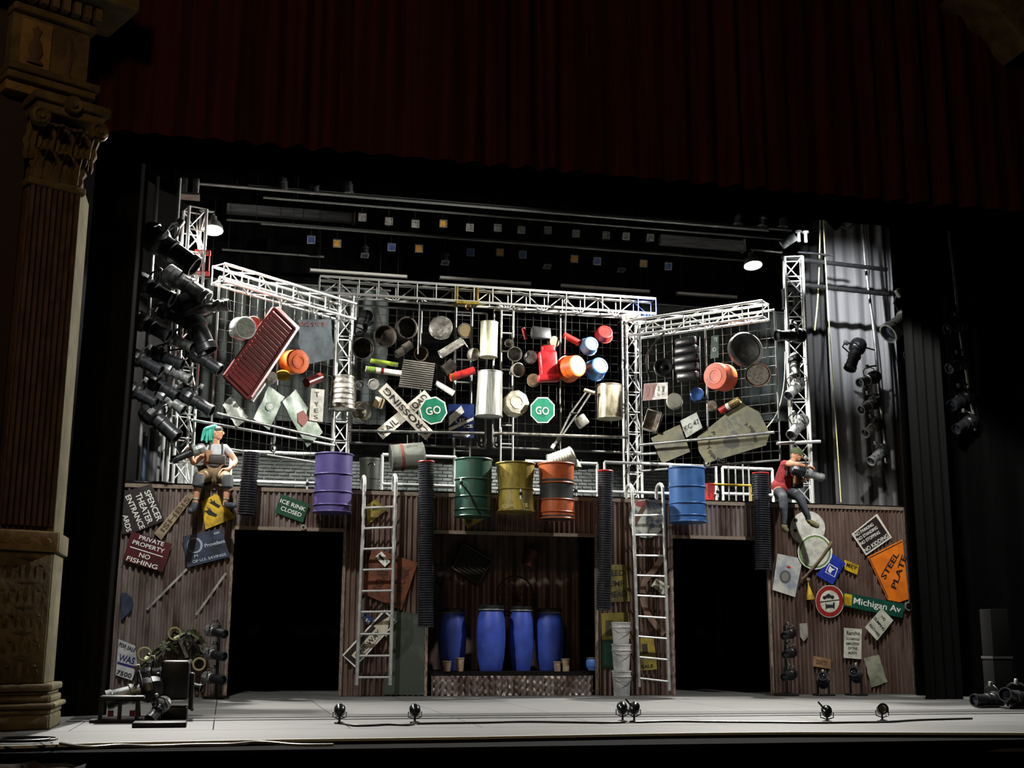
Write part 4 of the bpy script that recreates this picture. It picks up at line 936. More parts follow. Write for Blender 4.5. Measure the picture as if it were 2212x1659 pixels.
# ================================================================ SIGNS ON THE CORRUGATED WALLS
o = .06
MAR = mat('maroon_sign_paint', '48090f', .45, 0, '340609', 5)
BSG = mat('black_sign_paint', '1b1414', .45, 0, '2a1f1f', 5)
sign('theatre_sign', 'black sideways theatre entrance sign with white capitals at the left end of the wall', FL, o, [(294, 1055), (327, 1045), (356, 1125), (292, 1150), (264, 1154), (264, 1062)], BSG,
     [('SPENCER', (317, 1060), (345, 1124), 13, WHT), ('THEATER', (298, 1066), (325, 1130), 13, WHT), ('ENTRANCE', (276, 1070), (308, 1142), 12, WHT), ('ARDS', (270, 1112), (279, 1148), 11, WHT)])
sign('property_sign', 'maroon private property no fishing sign, tilted, on the left wall', FL, o+.02, [(284, 1148), (372, 1175), (352, 1236), (265, 1210)], MAR,
     [('PRIVATE', (301, 1160), (354, 1176), 9, WHT), ('PROPERTY', (287, 1170), (355, 1191), 9, WHT), ('NO', (301, 1198), (324, 1205), 10, WHT), ('FISHING', (274, 1205), (340, 1226), 10, WHT)],
     [('rule', strip_poly((281, 1181), (352, 1203), 2), WHT)])
sign('street_board', 'long tan board with worn brown capitals, slanting up right on the left wall', FL, o+.01, [(333, 1152), (348, 1167), (420, 1071), (407, 1063)], mat('tan_board', '8c7c62', .7, 0, '6a5c48', 5), [('ISHBIS', (350, 1147), (408, 1075), 11, mat('brown_print', '4a3826', .8))])
sign('warning_sign', 'yellow warning sign with black hand shapes below the green haired person', FL, o, [(434, 1084), (468, 1066), (480, 1080), (508, 1118), (444, 1144)], YELL, [],
     [('palm', [(441, 1104), (452, 1101), (470, 1112), (466, 1117), (452, 1113)], BLK), ('finger', strip_poly((452, 1103), (448, 1096), 2), BLK), ('finger', strip_poly((458, 1106), (452, 1097), 2), BLK), ('palm', [(452, 1085), (460, 1083), (476, 1092), (472, 1097)], BLK), ('finger', strip_poly((460, 1086), (455, 1078), 2), BLK), ('finger', strip_poly((466, 1089), (462, 1080), 2), BLK)])
SLATE = mat('faded_blue_sign', '333d54', .45, .1, '1e2430', 5, lo=.4, hi=.62)
sign('insurance_sign', 'faded blue sign with a pale ring on the left wall below the yellow sign', FL, o+.02, [(394, 1159), (477, 1142), (497, 1202), (405, 1226)], SLATE,
     [('Provident', (442, 1179), (486, 1168), 8, mat('pale_blue_print', 'a7b2c4', .6)), ('on', (462, 1153), (473, 1150), 5, MATS['pale_blue_print']), ('OF U.S. SAVINGS', (416, 1214), (488, 1197), 6, MATS['pale_blue_print']), ('M', (420, 1202), (427, 1200), 6, MATS['pale_blue_print'])],
     [('ring', circle_px(421, 1178, 17, 17), mat('pale_ring', '8d98ac', .6)), ('ring', circle_px(419, 1178, 14, 14), mat('dark_slate', '2a3140', .5))])
for lab, a, b in (('pale metal strip slanting on the left wall, left of two', (317, 1317), (404, 1229)), ('pale metal strip with worn patches slanting on the left wall, right of two', (424, 1328), (488, 1238))):
    sign('metal_strip', lab, FL, o-.02, strip_poly(a, b, 5), mat('pale_strip', 'a8a69e', .4, .3, '7d7a72', 5), cat='strip')
sign('round_sign_back', 'dark blue grey rounded plate at the left edge of the left wall', FL, o, [(262, 1281), (272, 1280), (284, 1290), (289, 1303), (284, 1318), (262, 1340)], mat('dark_blue_grey', '28364a', .5, 0, '1c2634', 5), cat='plate')
sign('sale_sign', 'white for sale board with blue bands low on the left wall', FL, o, [(256, 1380), (292, 1395), (297, 1438), (285, 1470), (250, 1458)], mat('white_board', 'b9b9b9', .5, 0, '98989a', 5),
     [('FOR SALE', (258, 1391), (292, 1405), 8, BLK), ('WAS', (257, 1419), (291, 1428), 14, mat('navy_print', '22245e', .5)), ('7500', (252, 1451), (284, 1460), 9, BLK)], [('blue_band', [(254, 1429), (294, 1440), (292, 1445), (253, 1434)], MATS['navy_print'])])
sign('rink_sign', 'green ice rink closed sign with flaking white letters above the left doorway', FL, o, [(607, 1067), (668, 1089), (654, 1129), (593, 1107)], mat('green_sign_paint', '104530', .4, 0, '0c3626', 5), [('ICE RINK', (606, 1081), (660, 1101), 9, WHT), ('CLOSED', (607, 1097), (651, 1113), 9, WHT)])
DULLY = mat('dull_yellow_sign', '8a7a2a', .55, 0, '4c4218', 5)
sign('diamond_sign', 'dirty yellow diamond sign behind the top of the left ladder', FL, o, [(812, 1078), (836, 1101), (795, 1133), (790, 1093)], DULLY, [], [('dark_patch', [(806, 1087), (822, 1098), (803, 1104)], mat('dark_olive', '2f2a12', .7))])
OR = mat('rusty_orange_sign', '6e3a22', .6, 0, '42200f', 4)
sign('road_work_sign', 'big rusty orange diamond road sign behind the left ladder', FL, o, [(806, 1183), (902, 1216), (867, 1318), (770, 1277)], OR, [('ROAD', (812, 1278), (834, 1222), 18, mat('dark_rust_print', '3c1a0e', .7)), ('WORK', (858, 1280), (878, 1226), 18, MATS['dark_rust_print'])])
sign('bulb_card', 'white card with a black bulb shape pinned on the orange road sign', FL, o+.03, [(824, 1191), (843, 1213), (831, 1225), (810, 1203)], WHT, [('E', (834, 1214), (838, 1211), 4, BLK)], [('bulb', [(817, 1199), (821, 1197), (829, 1207), (830, 1212), (825, 1209), (819, 1204)], BLK)])
sign('route_plate', 'small navy plate with white digits behind the left ladder', FL, o+.02, [(781, 1335), (792, 1325), (807, 1338), (793, 1353)], NAVY, [('155', (786, 1334), (798, 1347), 7, WHT)])
sign('one_way_sign', 'black one way sign with white arrow behind the foot of the left ladder', FL, o+.03, [(739, 1415), (830, 1317), (858, 1342), (767, 1442)], WHT,
     [('ONE WAY', (769, 1419), (820, 1363), 11, BLK)], [('black_face', [(743, 1416), (830, 1322), (853, 1343), (767, 1437)], BSG), ('arrow', [(759, 1416), (812, 1357), (807, 1352), (842, 1331), (835, 1376), (828, 1370), (773, 1427)], mat('aged_white', 'bdb6a4', .6))])
sign('steel_plate', 'dark green grey steel plate leaning against the wall right of the left ladder', FL, o-.02, [(851, 1320), (917, 1328), (915, 1501), (829, 1501)], mat('dark_green_steel', '3a423a', .5, .2, '59605a', 2, lo=.55, hi=.75), cat='plate')
sign('warning_sign', 'dull yellow sign corner peeping out under the green drum', FL, o, [(992, 1110), (1056, 1105), (1055, 1116), (1010, 1142)], DULLY, [], [('dark_patch', [(1004, 1116), (1018, 1114), (1020, 1128), (1008, 1132)], MATS['dark_olive'])])
YB = mat('speed_sign_yellow', '6e6420', .55, 0, '4a4318', 4)
sign('speed_sign', 'yellow speed bump ahead sign behind the hose above the bucket stack', FL, o-.02, [(1288, 1221), (1353, 1219), (1360, 1299), (1290, 1302)], YB, [('SPEED', (1301, 1238), (1350, 1237), 12, BLK), ('BUMP', (1305, 1261), (1349, 1260), 12, BLK), ('AHEAD', (1303, 1285), (1355, 1282), 12, BLK)])
sign('yellow_sheet', 'dirty yellow metal panel behind the grey bucket stack', FL, o-.02, [(1298, 1325), (1358, 1322), (1362, 1380), (1300, 1382)], YB, [], [('dark_patch', [(1308, 1340), (1325, 1340), (1325, 1374), (1308, 1374)], MATS['dark_olive'])], cat='panel')
sign('green_panel', 'dark green metal hatch left of the bucket stack', FL, o-.02, [(1299, 1383), (1330, 1382), (1330, 1444), (1300, 1444)], mat('dark_green_hatch', '1f3324', .5, 0, '16261b', 5), [], [('inset', [(1304, 1389), (1326, 1388), (1326, 1438), (1304, 1438)], MATS['dark_green_plate'])], cat='panel')
sign('round_board', 'round mottled white and blue board behind the top of the right ladder', FL, o, circle_px(1396, 1120, 38, 43), mat('mottled_board', '9a9a90', .6, 0, '3d4658', 3.5, lo=.45, hi=.55), [], [('red_corner', [(1374, 1084), (1392, 1081), (1389, 1098), (1373, 1092)], mat('dull_red', '7a2a24', .6)), ('brown_band', strip_poly((1368, 1135), (1399, 1082), 10), mat('brown_band', '4a3022', .8))], cat='board')
sign('licence_plate', 'small pale plate with dark digits behind the right ladder', FL, o, [(1418, 1249), (1446, 1267), (1432, 1285), (1406, 1266)], mat('pale_plate', 'b9b9a4', .5, 0, '93937f', 5), [('NOW', (1417, 1256), (1437, 1269), 5, BLK), ('C38', (1411, 1266), (1430, 1278), 8, BLK)], cat='plate')
for lab, pts in (('brown curved leather strap, upper piece, behind the right ladder', ((1430, 1205), (1412, 1232), (1392, 1256), (1387, 1282))), ('brown curved leather strap, lower piece, behind the right ladder', ((1387, 1290), (1396, 1320), (1412, 1345), (1434, 1370)))):
    P = smooth_path([FL.at(x_, y_, o) for x_, y_ in pts], 4); vs, fs = [], []
    for i, p in enumerate(P):
        d = (P[min(i+1, len(P)-1)]-P[max(i-1, 0)]).normalized(); n_ = d.cross(FL.n)*.05
        vs += [p-n_, p+n_, p+n_+FL.n*.012, p-n_+FL.n*.012]
    for i in range(len(P)-1):
        for q_ in range(4): fs.append((4*i+q_, 4*i+(q_+1) % 4, 4*i+4+(q_+1) % 4, 4*i+4+q_))
    world_mesh('leather_strap', mesh('strap', vs, fs), mat('brown_leather', '6a5244', .7, 0, '4a372c', 5), lab, 'strap')
sign('yard_sign', 'torn yellow sign with black capitals low behind the right ladder', FL, o-.02, [(1382, 1378), (1412, 1378), (1419, 1446), (1383, 1448)], mat('torn_yellow', '96842a', .6, 0, '4a3c20', 3), [('BALE', (1386, 1440), (1411, 1438), 7, BLK)], [('dark_patch', [(1386, 1392), (1398, 1390), (1400, 1412), (1388, 1414)], MATS['dark_olive'])])
# right wall
sign('round_board', 'white round board with black dots beside the boots of the person in red', FL, o, circle_px(1744, 1141, 38, 37), mat('white_round', 'c6c6bc', .5, 0, 'a4a49a', 5), [], [('dot', circle_px(1718.5, 1124, 4.5), BLK), ('dot', circle_px(1718, 1146, 4), BLK)], cat='board')
sign('round_board', 'round white board with a green ring below the dotted board', FL, o+.02, circle_px(1760, 1192, 37.5, 38.5), WHT, [], [('green_ring', circle_px(1760, 1192, 35, 36), mat('ring_green', '5a7a44', .5)), ('face', circle_px(1760, 1192, 31, 32), mat('white_face', 'c2c2b6', .5, 0, '9d9d92', 5))], cat='board')
tag(world_mesh('walking_stick', sweep(smooth_path([FL.at(*p_, .12) for p_ in ((1797, 1170), (1790, 1182), (1765, 1216), (1742, 1242), (1731, 1252))], 4), [.03]*4+[.02]*13, 7), mat('brown_stick', '6a5438', .7, 0, '4c3a26', 5)), 'brown walking stick slanting across the round green ringed board', 'stick')
sign('poster_plate', 'pale curled poster with a dark round coin on the right wall', FL, o, [(1679, 1196), (1733, 1207), (1717, 1290), (1668, 1274)], mat('pale_poster', 'b9b8ae', .45, 0, '7f8590', 2.5), [], [('coin', circle_px(1696, 1246, 12, 14), mat('dark_coin', '4a4c48', .5)), ('coin', circle_px(1696, 1246, 8, 10), mat('coin_mid', '6e706a', .5)), ('red_mark', [(1700, 1222), (1708, 1224), (1707, 1228), (1700, 1226)], RED)], cat='poster')
BLUES = mat('royal_blue_sign', '2438a4', .4, 0, '1a2a80', 5)
sign('blue_plate', 'royal blue plate with a white outlined square on the right wall', FL, o+.01, [(1798, 1196), (1826, 1217), (1798, 1263), (1763, 1243)], BLUES, [], [('outline', [(1791, 1217), (1810, 1228), (1803, 1247), (1782, 1236)], WHT), ('field', [(1792, 1219), (1808, 1229), (1802, 1245), (1784, 1235)], BLUES), ('emblem', [(1788, 1233), (1793, 1222), (1797, 1228), (1804, 1230), (1797, 1233), (1794, 1239)], WHT)])
sign('small_plate', 'small yellow plate with black scrawl on the right wall', FL, o, [(1823, 1209), (1855, 1221), (1851, 1242), (1824, 1230)], YELL, [('MKY', (1829, 1219), (1850, 1229), 9, BLK)], cat='plate')
sign('no_kidding_sign', 'black tilted no parking no standing no kidding sign with white border', FL, o, [(1894, 1110), (1926, 1161), (1870, 1200), (1839, 1154)], mat('white_frame', 'c9c4b8', .5), [('NO PARKING', (1847, 1157), (1886, 1132), 7, WHT), ('NO STANDING', (1853, 1166), (1895, 1139), 7, WHT), ('NO STOPPING', (1859, 1175), (1900, 1149), 7, WHT), ('NO KIDDING!', (1867, 1190), (1920, 1155), 9, WHT)], [('black_face', [(1892, 1115), (1922, 1160), (1871, 1195), (1844, 1154)], BSG)])
sign('steel_plates_sign', 'big orange steel plates diamond sign cut at the right edge of the wall', FL, o-.01, [(1874, 1203), (1949, 1165), (1962, 1294), (1942, 1301), (1917, 1296)], mat('orange_sign', 'dd7416', .5, 0, 'c86410', 5), [('STEEL', (1907, 1248), (1938, 1194), 13, BLK), ('PLATE', (1930, 1270), (1954, 1200), 13, BLK)], [('border', strip_poly((1878, 1205), (1918, 1291), 1.6), BLK), ('border', strip_poly((1878, 1205), (1948, 1170), 1.6), BLK)])
sign('prohibition_sign', 'round red ringed no motorcycles no cars sign on the right wall', FL, o+.02, circle_px(1792, 1299, 31, 35, 28), mat('sign_white', 'c2c2b4', .5, 0, 'a4a496', 5), [],
     [('red_ring', circle_px(1792, 1299, 29.5, 33.5, 28), mat('sign_red', '8a1f1c', .45, 0, '6e1714', 5)), ('face', circle_px(1792, 1299, 21, 24, 24), MATS['sign_white']),
      ('wheel', circle_px(1781, 1291, 4), BLK), ('wheel', circle_px(1798, 1290, 4), BLK), ('motorcycle', [(1780, 1290), (1786, 1284), (1790, 1282), (1795, 1286), (1799, 1290), (1788, 1292)], BLK),
      ('car', [(1783, 1302), (1786, 1306), (1799, 1306), (1800, 1300), (1803, 1302), (1803, 1315), (1799, 1312), (1786, 1313), (1784, 1318)], BLK), ('divider', strip_poly((1771, 1300), (1813, 1295), 1), BLK)])
sign('street_sign', 'green Michigan Avenue street name sign with a yellow patch on the right wall', FL, o+.04, [(1821, 1279), (1953, 1305), (1949, 1335), (1822, 1309)], mat('street_green', '0f4a3a', .45, 0, '0c3c30', 5), [('Michigan Av', (1844, 1299), (1946, 1319), 18, WHT)], [('yellow_patch', [(1824, 1282), (1841, 1285), (1839, 1309), (1824, 1306)], YELL)])
p = FL.at(1963, 1310, .1); t = thing('pulley_wheel', 'black pulley wheel with pale rim at the end of the street name sign', 'wheel', axis_frame(p, (0, -1, 0)))
obj('rim', sweep([(.066*math.cos(2*math.pi*k/20), .066*math.sin(2*math.pi*k/20), 0) for k in range(20)], .014, 6, True), SILV, t); obj('hub', lathe([(0, .03), (.02, .03), (.025, 0), (.06, 0), (.06, -.03), (0, -.03)], 16), RUBBER, t)
sign('dumping_sign', 'tilted white no dumping allowed sign below the street name sign', FL, o+.06, [(1904, 1314), (1929, 1340), (1894, 1384), (1868, 1355)], MATS['sign_white'], [('NO', (1905, 1331), (1912, 1340), 6, BLK), ('DUMPING', (1889, 1334), (1910, 1361), 6, BLK), ('ALLOWED', (1879, 1348), (1900, 1374), 6, BLK)])
sign('employee_sign', 'white upright notice with black script heading on the lower right wall', FL, o, [(1823, 1356), (1861, 1359), (1860, 1424), (1822, 1421)], MATS['sign_white'], [('Rancho', (1829, 1367), (1857, 1368), 8, BLK), ('CUCAMONGA', (1828, 1379), (1857, 1381), 5, BLK), ('EMPLOYEE', (1828, 1390), (1856, 1391), 5, BLK), ('OF THE', (1832, 1400), (1852, 1401), 5, BLK), ('MONTH', (1833, 1410), (1851, 1411), 5, BLK)])
sign('crumpled_plate', 'pale crumpled plate low at the right end of the wall', FL, o, [(1866, 1422), (1898, 1414), (1917, 1473), (1883, 1485)], mat('crumpled_pale', '9fa08c', .5, .1, '6a705c', 3), crumple=.02, cat='plate')
sign('licence_plate', 'brown licence plate low on the right wall', FL, o, [(1757, 1417), (1794, 1423), (1793, 1445), (1756, 1439)], mat('brown_plate', '8d6c4c', .6, 0, '6e5238', 5), [('DIRTY', (1764, 1429), (1788, 1433), 9, mat('dark_brown_print', '4a3320', .7))], cat='plate')
sign('sign_scrap', 'torn white sign scrap above the brown licence plate', FL, o, [(1726, 1347), (1743, 1346), (1745, 1375), (1736, 1385), (1728, 1376)], mat('dirty_white', '8d8880', .6, 0, '6e6a62', 5), cat='plate')
t = thing('yellow_funnel', 'yellow funnel hanging below the walking stick on the right wall', 'funnel', FL.at(1751, 1304, .1))
a, b = FL.at(1746, 1262, .1), FL.at(1752, 1303, .1)
obj('cone', lathe([(.012, 0), (.03, .08), (.075, .26), (.066, .26), (.02, .08)], 14), YELL, t, axis_frame(a, b-a), True); tube('spout', a, a+V((0, 0, .07)), .012, YELL, t); obj('stopper', lathe([(0, -.03), (.03, -.02), (.035, .02), (0, .03)], 10), mat('cork', '8a7a62', .8), t, T(a+V((0, 0, .08))), True)
t = thing('header_pulley', 'small round pulley under the ice rink sign', 'pulley', axis_frame(FL.at(655, 1139, .1), (0, -1, 0)))
obj('ring', lathe([(.02, 0), (.045, 0), (.045, .03), (.02, .03), (.02, 0)], 16), SILV, t); obj('bolt', cyl_me(8), BLACKM, t, Sc(.015, .015, .1))
# recess: grille, dark plate, funnel, wheel
RCW = Y(1.42)
q = [(1000, 1174), (1062, 1210), (1034, 1260), (977, 1227)]; C4 = [RCW.at(x_, y_, .12) for x_, y_ in q]
t = thing('radiator_grille', 'dark ribbed radiator grille hanging tilted at the back of the recess', 'grille', (C4[2]+C4[3])/2); DKG = mat('dark_grille', '2a241e', .45, .4, '4a4238', 4)
world_mesh('core', plate_me(RCW, .05, q, .05), BLACKM, parent=t)
for i in range(4): tube('frame_bar', C4[i], C4[(i+1) % 4], .018, DKG, t, 8)
for k in range(1, 9): s = k/9; tube('rib', C4[0].lerp(C4[3], s), C4[1].lerp(C4[2], s), .009, DKG, t, 6)
sign('dark_plate', 'dark bent plate left of the radiator grille in the recess', RCW, .06, [(940, 1215), (976, 1240), (952, 1269), (934, 1256)], DKG, crumple=.02, cat='plate')
can('dull red funnel hanging high in the recess right of the grille', RCW, .15, (1137, 1222), (1152, 1190), 22, mat('dull_red_metal', '5c2a22', .5, .2, '3a1a16', 5), 'funnel', 'funnel', taper=1.6)
p = RCW.at(1113, 1285, .12); r = 40*mpp(p); t = thing('wheel_rim', 'thin dark wheel rim with hub hanging above the right lit barrel', 'wheel', axis_frame(p, (0, -1, 0)))
obj('rim', sweep([(r*math.cos(2*math.pi*k/28), r*math.sin(2*math.pi*k/28), 0) for k in range(28)], .014, 6, True), DKG, t); obj('hub', lathe([(0, .05), (.04, .05), (.05, 0), (0, 0)], 14), DKG, t)
for k in range(8): a_ = 2*math.pi*k/8; obj('spoke', cyl_me(6), DKG, t, axis_frame((r*.5*math.cos(a_), r*.5*math.sin(a_), .01), (math.cos(a_), math.sin(a_), 0)) @ Sc(.005, .005, r))
# scrap frame with rings on the left wall
GRS = mat('green_gold_scrap', '55583c', .35, .6, '202418', 5, lo=.45, hi=.55)
t = thing('scrap_frame', 'twisted green and gold scrap frame with three pale rings low on the left wall', 'scrap', FL.at(390, 1465, .1))
GRS2 = mat('pale_green_metal', '9aa08a', .3, .6, '3c4030', 6, lo=.45, hi=.55)
path = ((304, 1444), (318, 1428), (330, 1416), (346, 1402), (360, 1388), (376, 1376), (394, 1366), (412, 1366), (428, 1376), (438, 1390), (444, 1406), (432, 1418), (416, 1428), (400, 1438), (390, 1450))
for i in range(len(path)-1):                                            # bent angle-iron pieces, each with its own twist
    (x_, y_), (x2, y2) = path[i], path[i+1]; m = GRS if i % 3 else GRS2
    bar('frame_piece', FL.at(x_, y_, .16+.05*(i % 2)), FL.at(x2, y2, .2-.04*(i % 3)), .09+.04*(i % 2), .03, m, t, (.3*(i % 3-1), -1, .4*(i % 2)))
    bar('frame_lip', FL.at(x_, y_+4, .22), FL.at(x2, y2+5, .2), .03, .05, GRS2 if i % 2 else GRS, t, (0, -1, .6))
for i, (x_, y_, x2, y2) in enumerate(((345, 1400, 392, 1392), (385, 1376, 404, 1420), (400, 1368, 420, 1405), (365, 1390, 385, 1410), (425, 1380, 405, 1400), (415, 1384, 436, 1412), (396, 1380, 432, 1388), (360, 1404, 372, 1392))):
    bar('strut', FL.at(x_, y_, .24), FL.at(x2, y2, .16), .05, .02, (GRS, GRS2, BLACKM2)[i % 3], t, (.2, -1, .3))
for x_, y_, d_ in ((312, 1413, 27), (377, 1369, 25), (430, 1435, 25)):
    p = FL.at(x_, y_, .24); r = d_*mpp(p)/2
    obj('ring', sweep([(r*math.cos(2*math.pi*k/22), r*math.sin(2*math.pi*k/22), 0) for k in range(22)], .016, 6, True), mat('pale_brass_ring', 'a89f78', .4, .3, '8a8058', 6), t, axis_frame(p, (.1, -1, 0)), True)

# ================================================================ STAGE LIGHTS
def ers_parts():
    return (cached('ers_house', lambda: lathe([(0, -.5), (.12, -.5), (.18, -.47), (.22, -.4), (.235, -.32), (.215, -.31), (.215, -.28), (.235, -.27), (.235, -.18), (.2, -.12), (.16, -.08), (0, -.08)], 10, smooth=30)),
            cached('ers_barrel', lambda: lathe([(0, -.1), (.165, -.1), (.165, .02), (.185, .03), (.185, .08), (.155, .09), (.155, .38), (.175, .4), (.175, .5), (.145, .5), (.145, .43), (0, .43)], 16, smooth=30)),
            cached('ers_lens', lambda: lathe([(.145, 0), (.09, .02), (0, .03)], 14)),
            cached('ers_yoke', lambda: sweep([(-.25, 0, -.12), (-.25, .12, -.12), (-.24, .3, -.12), (-.12, .38, -.12), (.12, .38, -.12), (.24, .3, -.12), (.25, .12, -.12), (.25, 0, -.12)], .02, 5)),
            cached('ers_clamp', lambda: box_me(.08, .14, .1, .015)))
def stage_light(label, P, d, L, mh=BLACKM, mb=BLACKM2, group=None, up=(0, 0, 1), name='spotlight', roll=0, slim=1.0):
    d = V(d).normalized()
    M = axis_frame(P, d, up) @ Matrix.Rotation(R(roll), 4, 'Z')
    t = thing(name, label, 'stage light', M, group); hs, br, ln, yk, cl = ers_parts(); s = Sc(L*slim, L*slim, L)
    obj('lamp_housing', hs, mh, t, s); obj('barrel', br, mb, t, s); obj('lens', ln, GLASS, t, T((0, 0, .43*L)) @ s)
    obj('yoke', yk, BLACKM2, t, s); obj('clamp', cl, STEEL, t, T((0, .42*L, -.12*L)) @ s)
    for k in (-1, 1): obj('shutter_handle', box_me(1, 1, 1), STEEL, t, T((k*.14*L, .03*L, -.04*L)) @ Sc(.05*L, .015*L, .03*L))
    return t
def light_px(label, pl, a, b, mh=BLACKM, mb=BLACKM2, toward=-.1, group=None, k=1.0, up=(0, 0, 1), roll=0, anchor=None, slim=1.0):
    A, B = pl.at(*a), pl.at(*b)+pl.n*toward; d = B-A
    t = stage_light(label, (A+B)/2, d, max(.3, d.length*k), mh, mb, group, up, roll=roll, slim=slim)
    if anchor:
        q = W[t.name] @ V((0, .42*max(.3, d.length*k), -.12*max(.3, d.length*k)))
        e = anchor(q) if callable(anchor) else V((anchor[0], anchor[1], q.z)) if len(anchor) == 2 else V(anchor)
        e = e+(q-e).normalized()*.034; tube('mount_arm', q, e, .016, BLACKM2, t, 7)
    return t
BP = [Y(.35).at(320, 700).x, Y(.35).at(369, 700).x]
LB = Y(-.5); LB2 = Y(-.1); G1 = 'spotlights on the left lamp boom'
SP = [((318, 505), (412, 575), LB, 0, 'long black spotlight at the top of the left lamp boom'),
      ((298, 606), (366, 648), LB, 0, 'big black spotlight below the topmost one, outer side of the left boom'),
      ((368, 590), (440, 645), LB2, 1, 'long spotlight with a silver barrel below the topmost one on the left boom'),
      ((345, 668), (402, 700), LB2, 0, 'black spotlight in the middle of the left boom beside the silver striped papers'),
      ((292, 688), (358, 726), LB, 0, 'big black spotlight with a bright top edge on the outer left boom'),
      ((424, 664), (488, 664), LB2, 1, 'silver grey spotlight pointing straight right at the stock pot'),
      ((398, 650), (444, 752), LB2, 0, 'large black spotlight pointing steeply down beside the stock pot'),
      ((360, 727), (410, 752), LB2, 1, 'spotlight with a scratched silver barrel in the middle of the left boom'),
      ((417, 762), (470, 800), LB2, 2, 'clean black spotlight, upper of two pointing at the lower red crate corner'),
      ((330, 762), (388, 790), LB2, 0, 'black spotlight under the scratched silver one on the left boom'),
      ((358, 795), (406, 822), LB2, 1, 'silver tipped spotlight left of the clean black spotlights'),
      ((285, 768), (342, 802), LB, 0, 'black spotlight, outer side, fourth down the left boom'),
      ((322, 820), (378, 856), LB2, 0, 'black spotlight in the lower middle of the left boom'),
      ((278, 838), (332, 872), LB, 0, 'black spotlight, lowest on the outer side of the left boom'),
      ((345, 850), (392, 885), LB2, 1, 'small silver tipped spotlight low on the left boom'),
      ((397, 852), (452, 888), LB2, 2, 'clean black spotlight with bright housing, lower of two beside the grey plate'),
      ((316, 885), (376, 942), LB, 0, 'black spotlight lowest on the left boom, pointing down')]
for a, b, pl, kd, lab in SP: light_px(lab, pl, a, b, SATIN if kd == 1 else (BLACKM if kd == 0 else BLACKM2), SATIN if kd == 1 else BLACKM2, .12, G1, k=1.22, anchor=lambda q: V((BP[0] if a[0] < 340 else BP[1], .35, q.z)))
for lab, px, x2, m in (('dark boom pipe at the outer left of the lamp stack', 318, 322, STEEL), ('dark boom pipe in the lamp stack next to the left truss tower', 366, 372, STEEL)):
    a = V((BP[0] if px < 340 else BP[1], .35, 0)); t = thing('boom_pipe', lab, 'pipe', (a.x, .35, ZTOP+.041)); tube('pipe', (a.x, .35, ZTOP+.041), (a.x, .35, 8.4), .03, m, t)
    obj('base_flange', lathe([(0, 0), (.18, 0), (.18, .03), (.05, .05), (0, .05)], 16), BLACKM, t)
# lit grey tubes and bundles behind the left boom
for lab, px0, py0, px1, py1, w_, m in (('blue grey plastic pipe standing behind the left lamps', 315, 935, 312, 1042, 10, mat('blue_pvc', '3e5068', .5, 0, '2c3a4c', 5)), ('wide dark grey tube standing behind the left lamps', 338, 925, 335, 1042, 26, mat('grey_duct', '5c5e5e', .5, .2, '3a3c3c', 4, stretch=(3, 3, .3))), ('rusty grey post beside the left truss tower', 362, 935, 359, 1042, 7, STEEL)):
    a = Y(.9).at(px0, py0); t = thing('standing_tube', lab, 'tube', (a.x, .9, ZTOP+.041)); tube('tube', (a.x, .9, ZTOP+.041), (a.x, .9, a.z), w_*mpp(a)/2, m, t, 16); obj('collar', lathe([(w_*mpp(a)*.5, 0), (w_*mpp(a)*.58, 0), (w_*mpp(a)*.58, .05), (w_*mpp(a)*.5, .05)], 16), STEEL, t, T((a.x, .9, a.z-.06)), True)
# right tower lamps
G2 = 'spotlights on the right truss tower'; RT_ = Y(.1)
light_px('black spotlight lying level at the top of the right tower lamps', RT_, (1737, 725), (1672, 728), BLACKM2, BLACKM2, .1, G2, anchor=(TWR, .45))
light_px('small black spotlight pointing straight down on the right tower', RT_, (1717, 770), (1711, 812), BLACKM2, SATIN, .15, G2, 1.2, anchor=(TWR, .45))
light_px('silver grey spotlight pointing down left in the middle of the right tower', RT_, (1728, 826), (1694, 858), SATIN, SATIN, .2, G2, 1.15, anchor=(TWR, .45))
light_px('silver grey spotlight lowest on the right tower above the level pipe', RT_, (1735, 905), (1700, 942), SATIN, SATIN, .2, G2, 1.15, anchor=(TWR, .45))
# hanging booms in the right wing
BPATH = {}
def boom(label, pts, Yp, m, r=.028):
    P = [Y(Yp).at(*p_) for p_ in pts]; BPATH[len(BPATH)] = P; t = thing('hanging_boom', label, 'boom', P[-1]); world_mesh('pole', sweep(smooth_path(P, 4), r, 8), m, parent=t)
    world_mesh('cable', sweep(smooth_path([p_+V((.05*math.sin(i*2.2)+.03, -.04, 0)) for i, p_ in enumerate(P)], 5), .011, 5), BLACKM2, parent=t)
    return t
BO = 1.4
def on_boom(i):
    def f(q):
        P = BPATH[i]; return min((P[k].lerp(P[k+1], s_/6) for k in range(len(P)-1) for s_ in range(7)), key=lambda p_: (p_-q).length)
    return f
boom('silver hanging lamp boom in front of the lit grey drape', ((1862, 470), (1868, 560), (1878, 640), (1890, 740), (1898, 840), (1908, 920), (1914, 1000)), BO, STEEL)
G3 = 'spotlights on the hanging boom by the lit drape'; BOp = Y(BO-.1)
light_px('dark spotlight hanging steeply, topmost on the boom by the lit drape', BOp, (1858, 735), (1830, 800), BLACKM2, BLACKM2, .1, G3, anchor=on_boom(0))
for (a, b), lab in zip((((1895, 812), (1850, 830)), ((1896, 866), (1853, 888)), ((1902, 913), (1862, 938)), ((1912, 970), (1874, 998))), ('second from the top', 'third from the top', 'fourth from the top', 'lowest')):
    light_px(f'shiny black spotlight pointing left, {lab} on the boom by the lit drape', BOp, a, b, BLACKM2, SATIN, .15, G3, 1.1, anchor=on_boom(0))
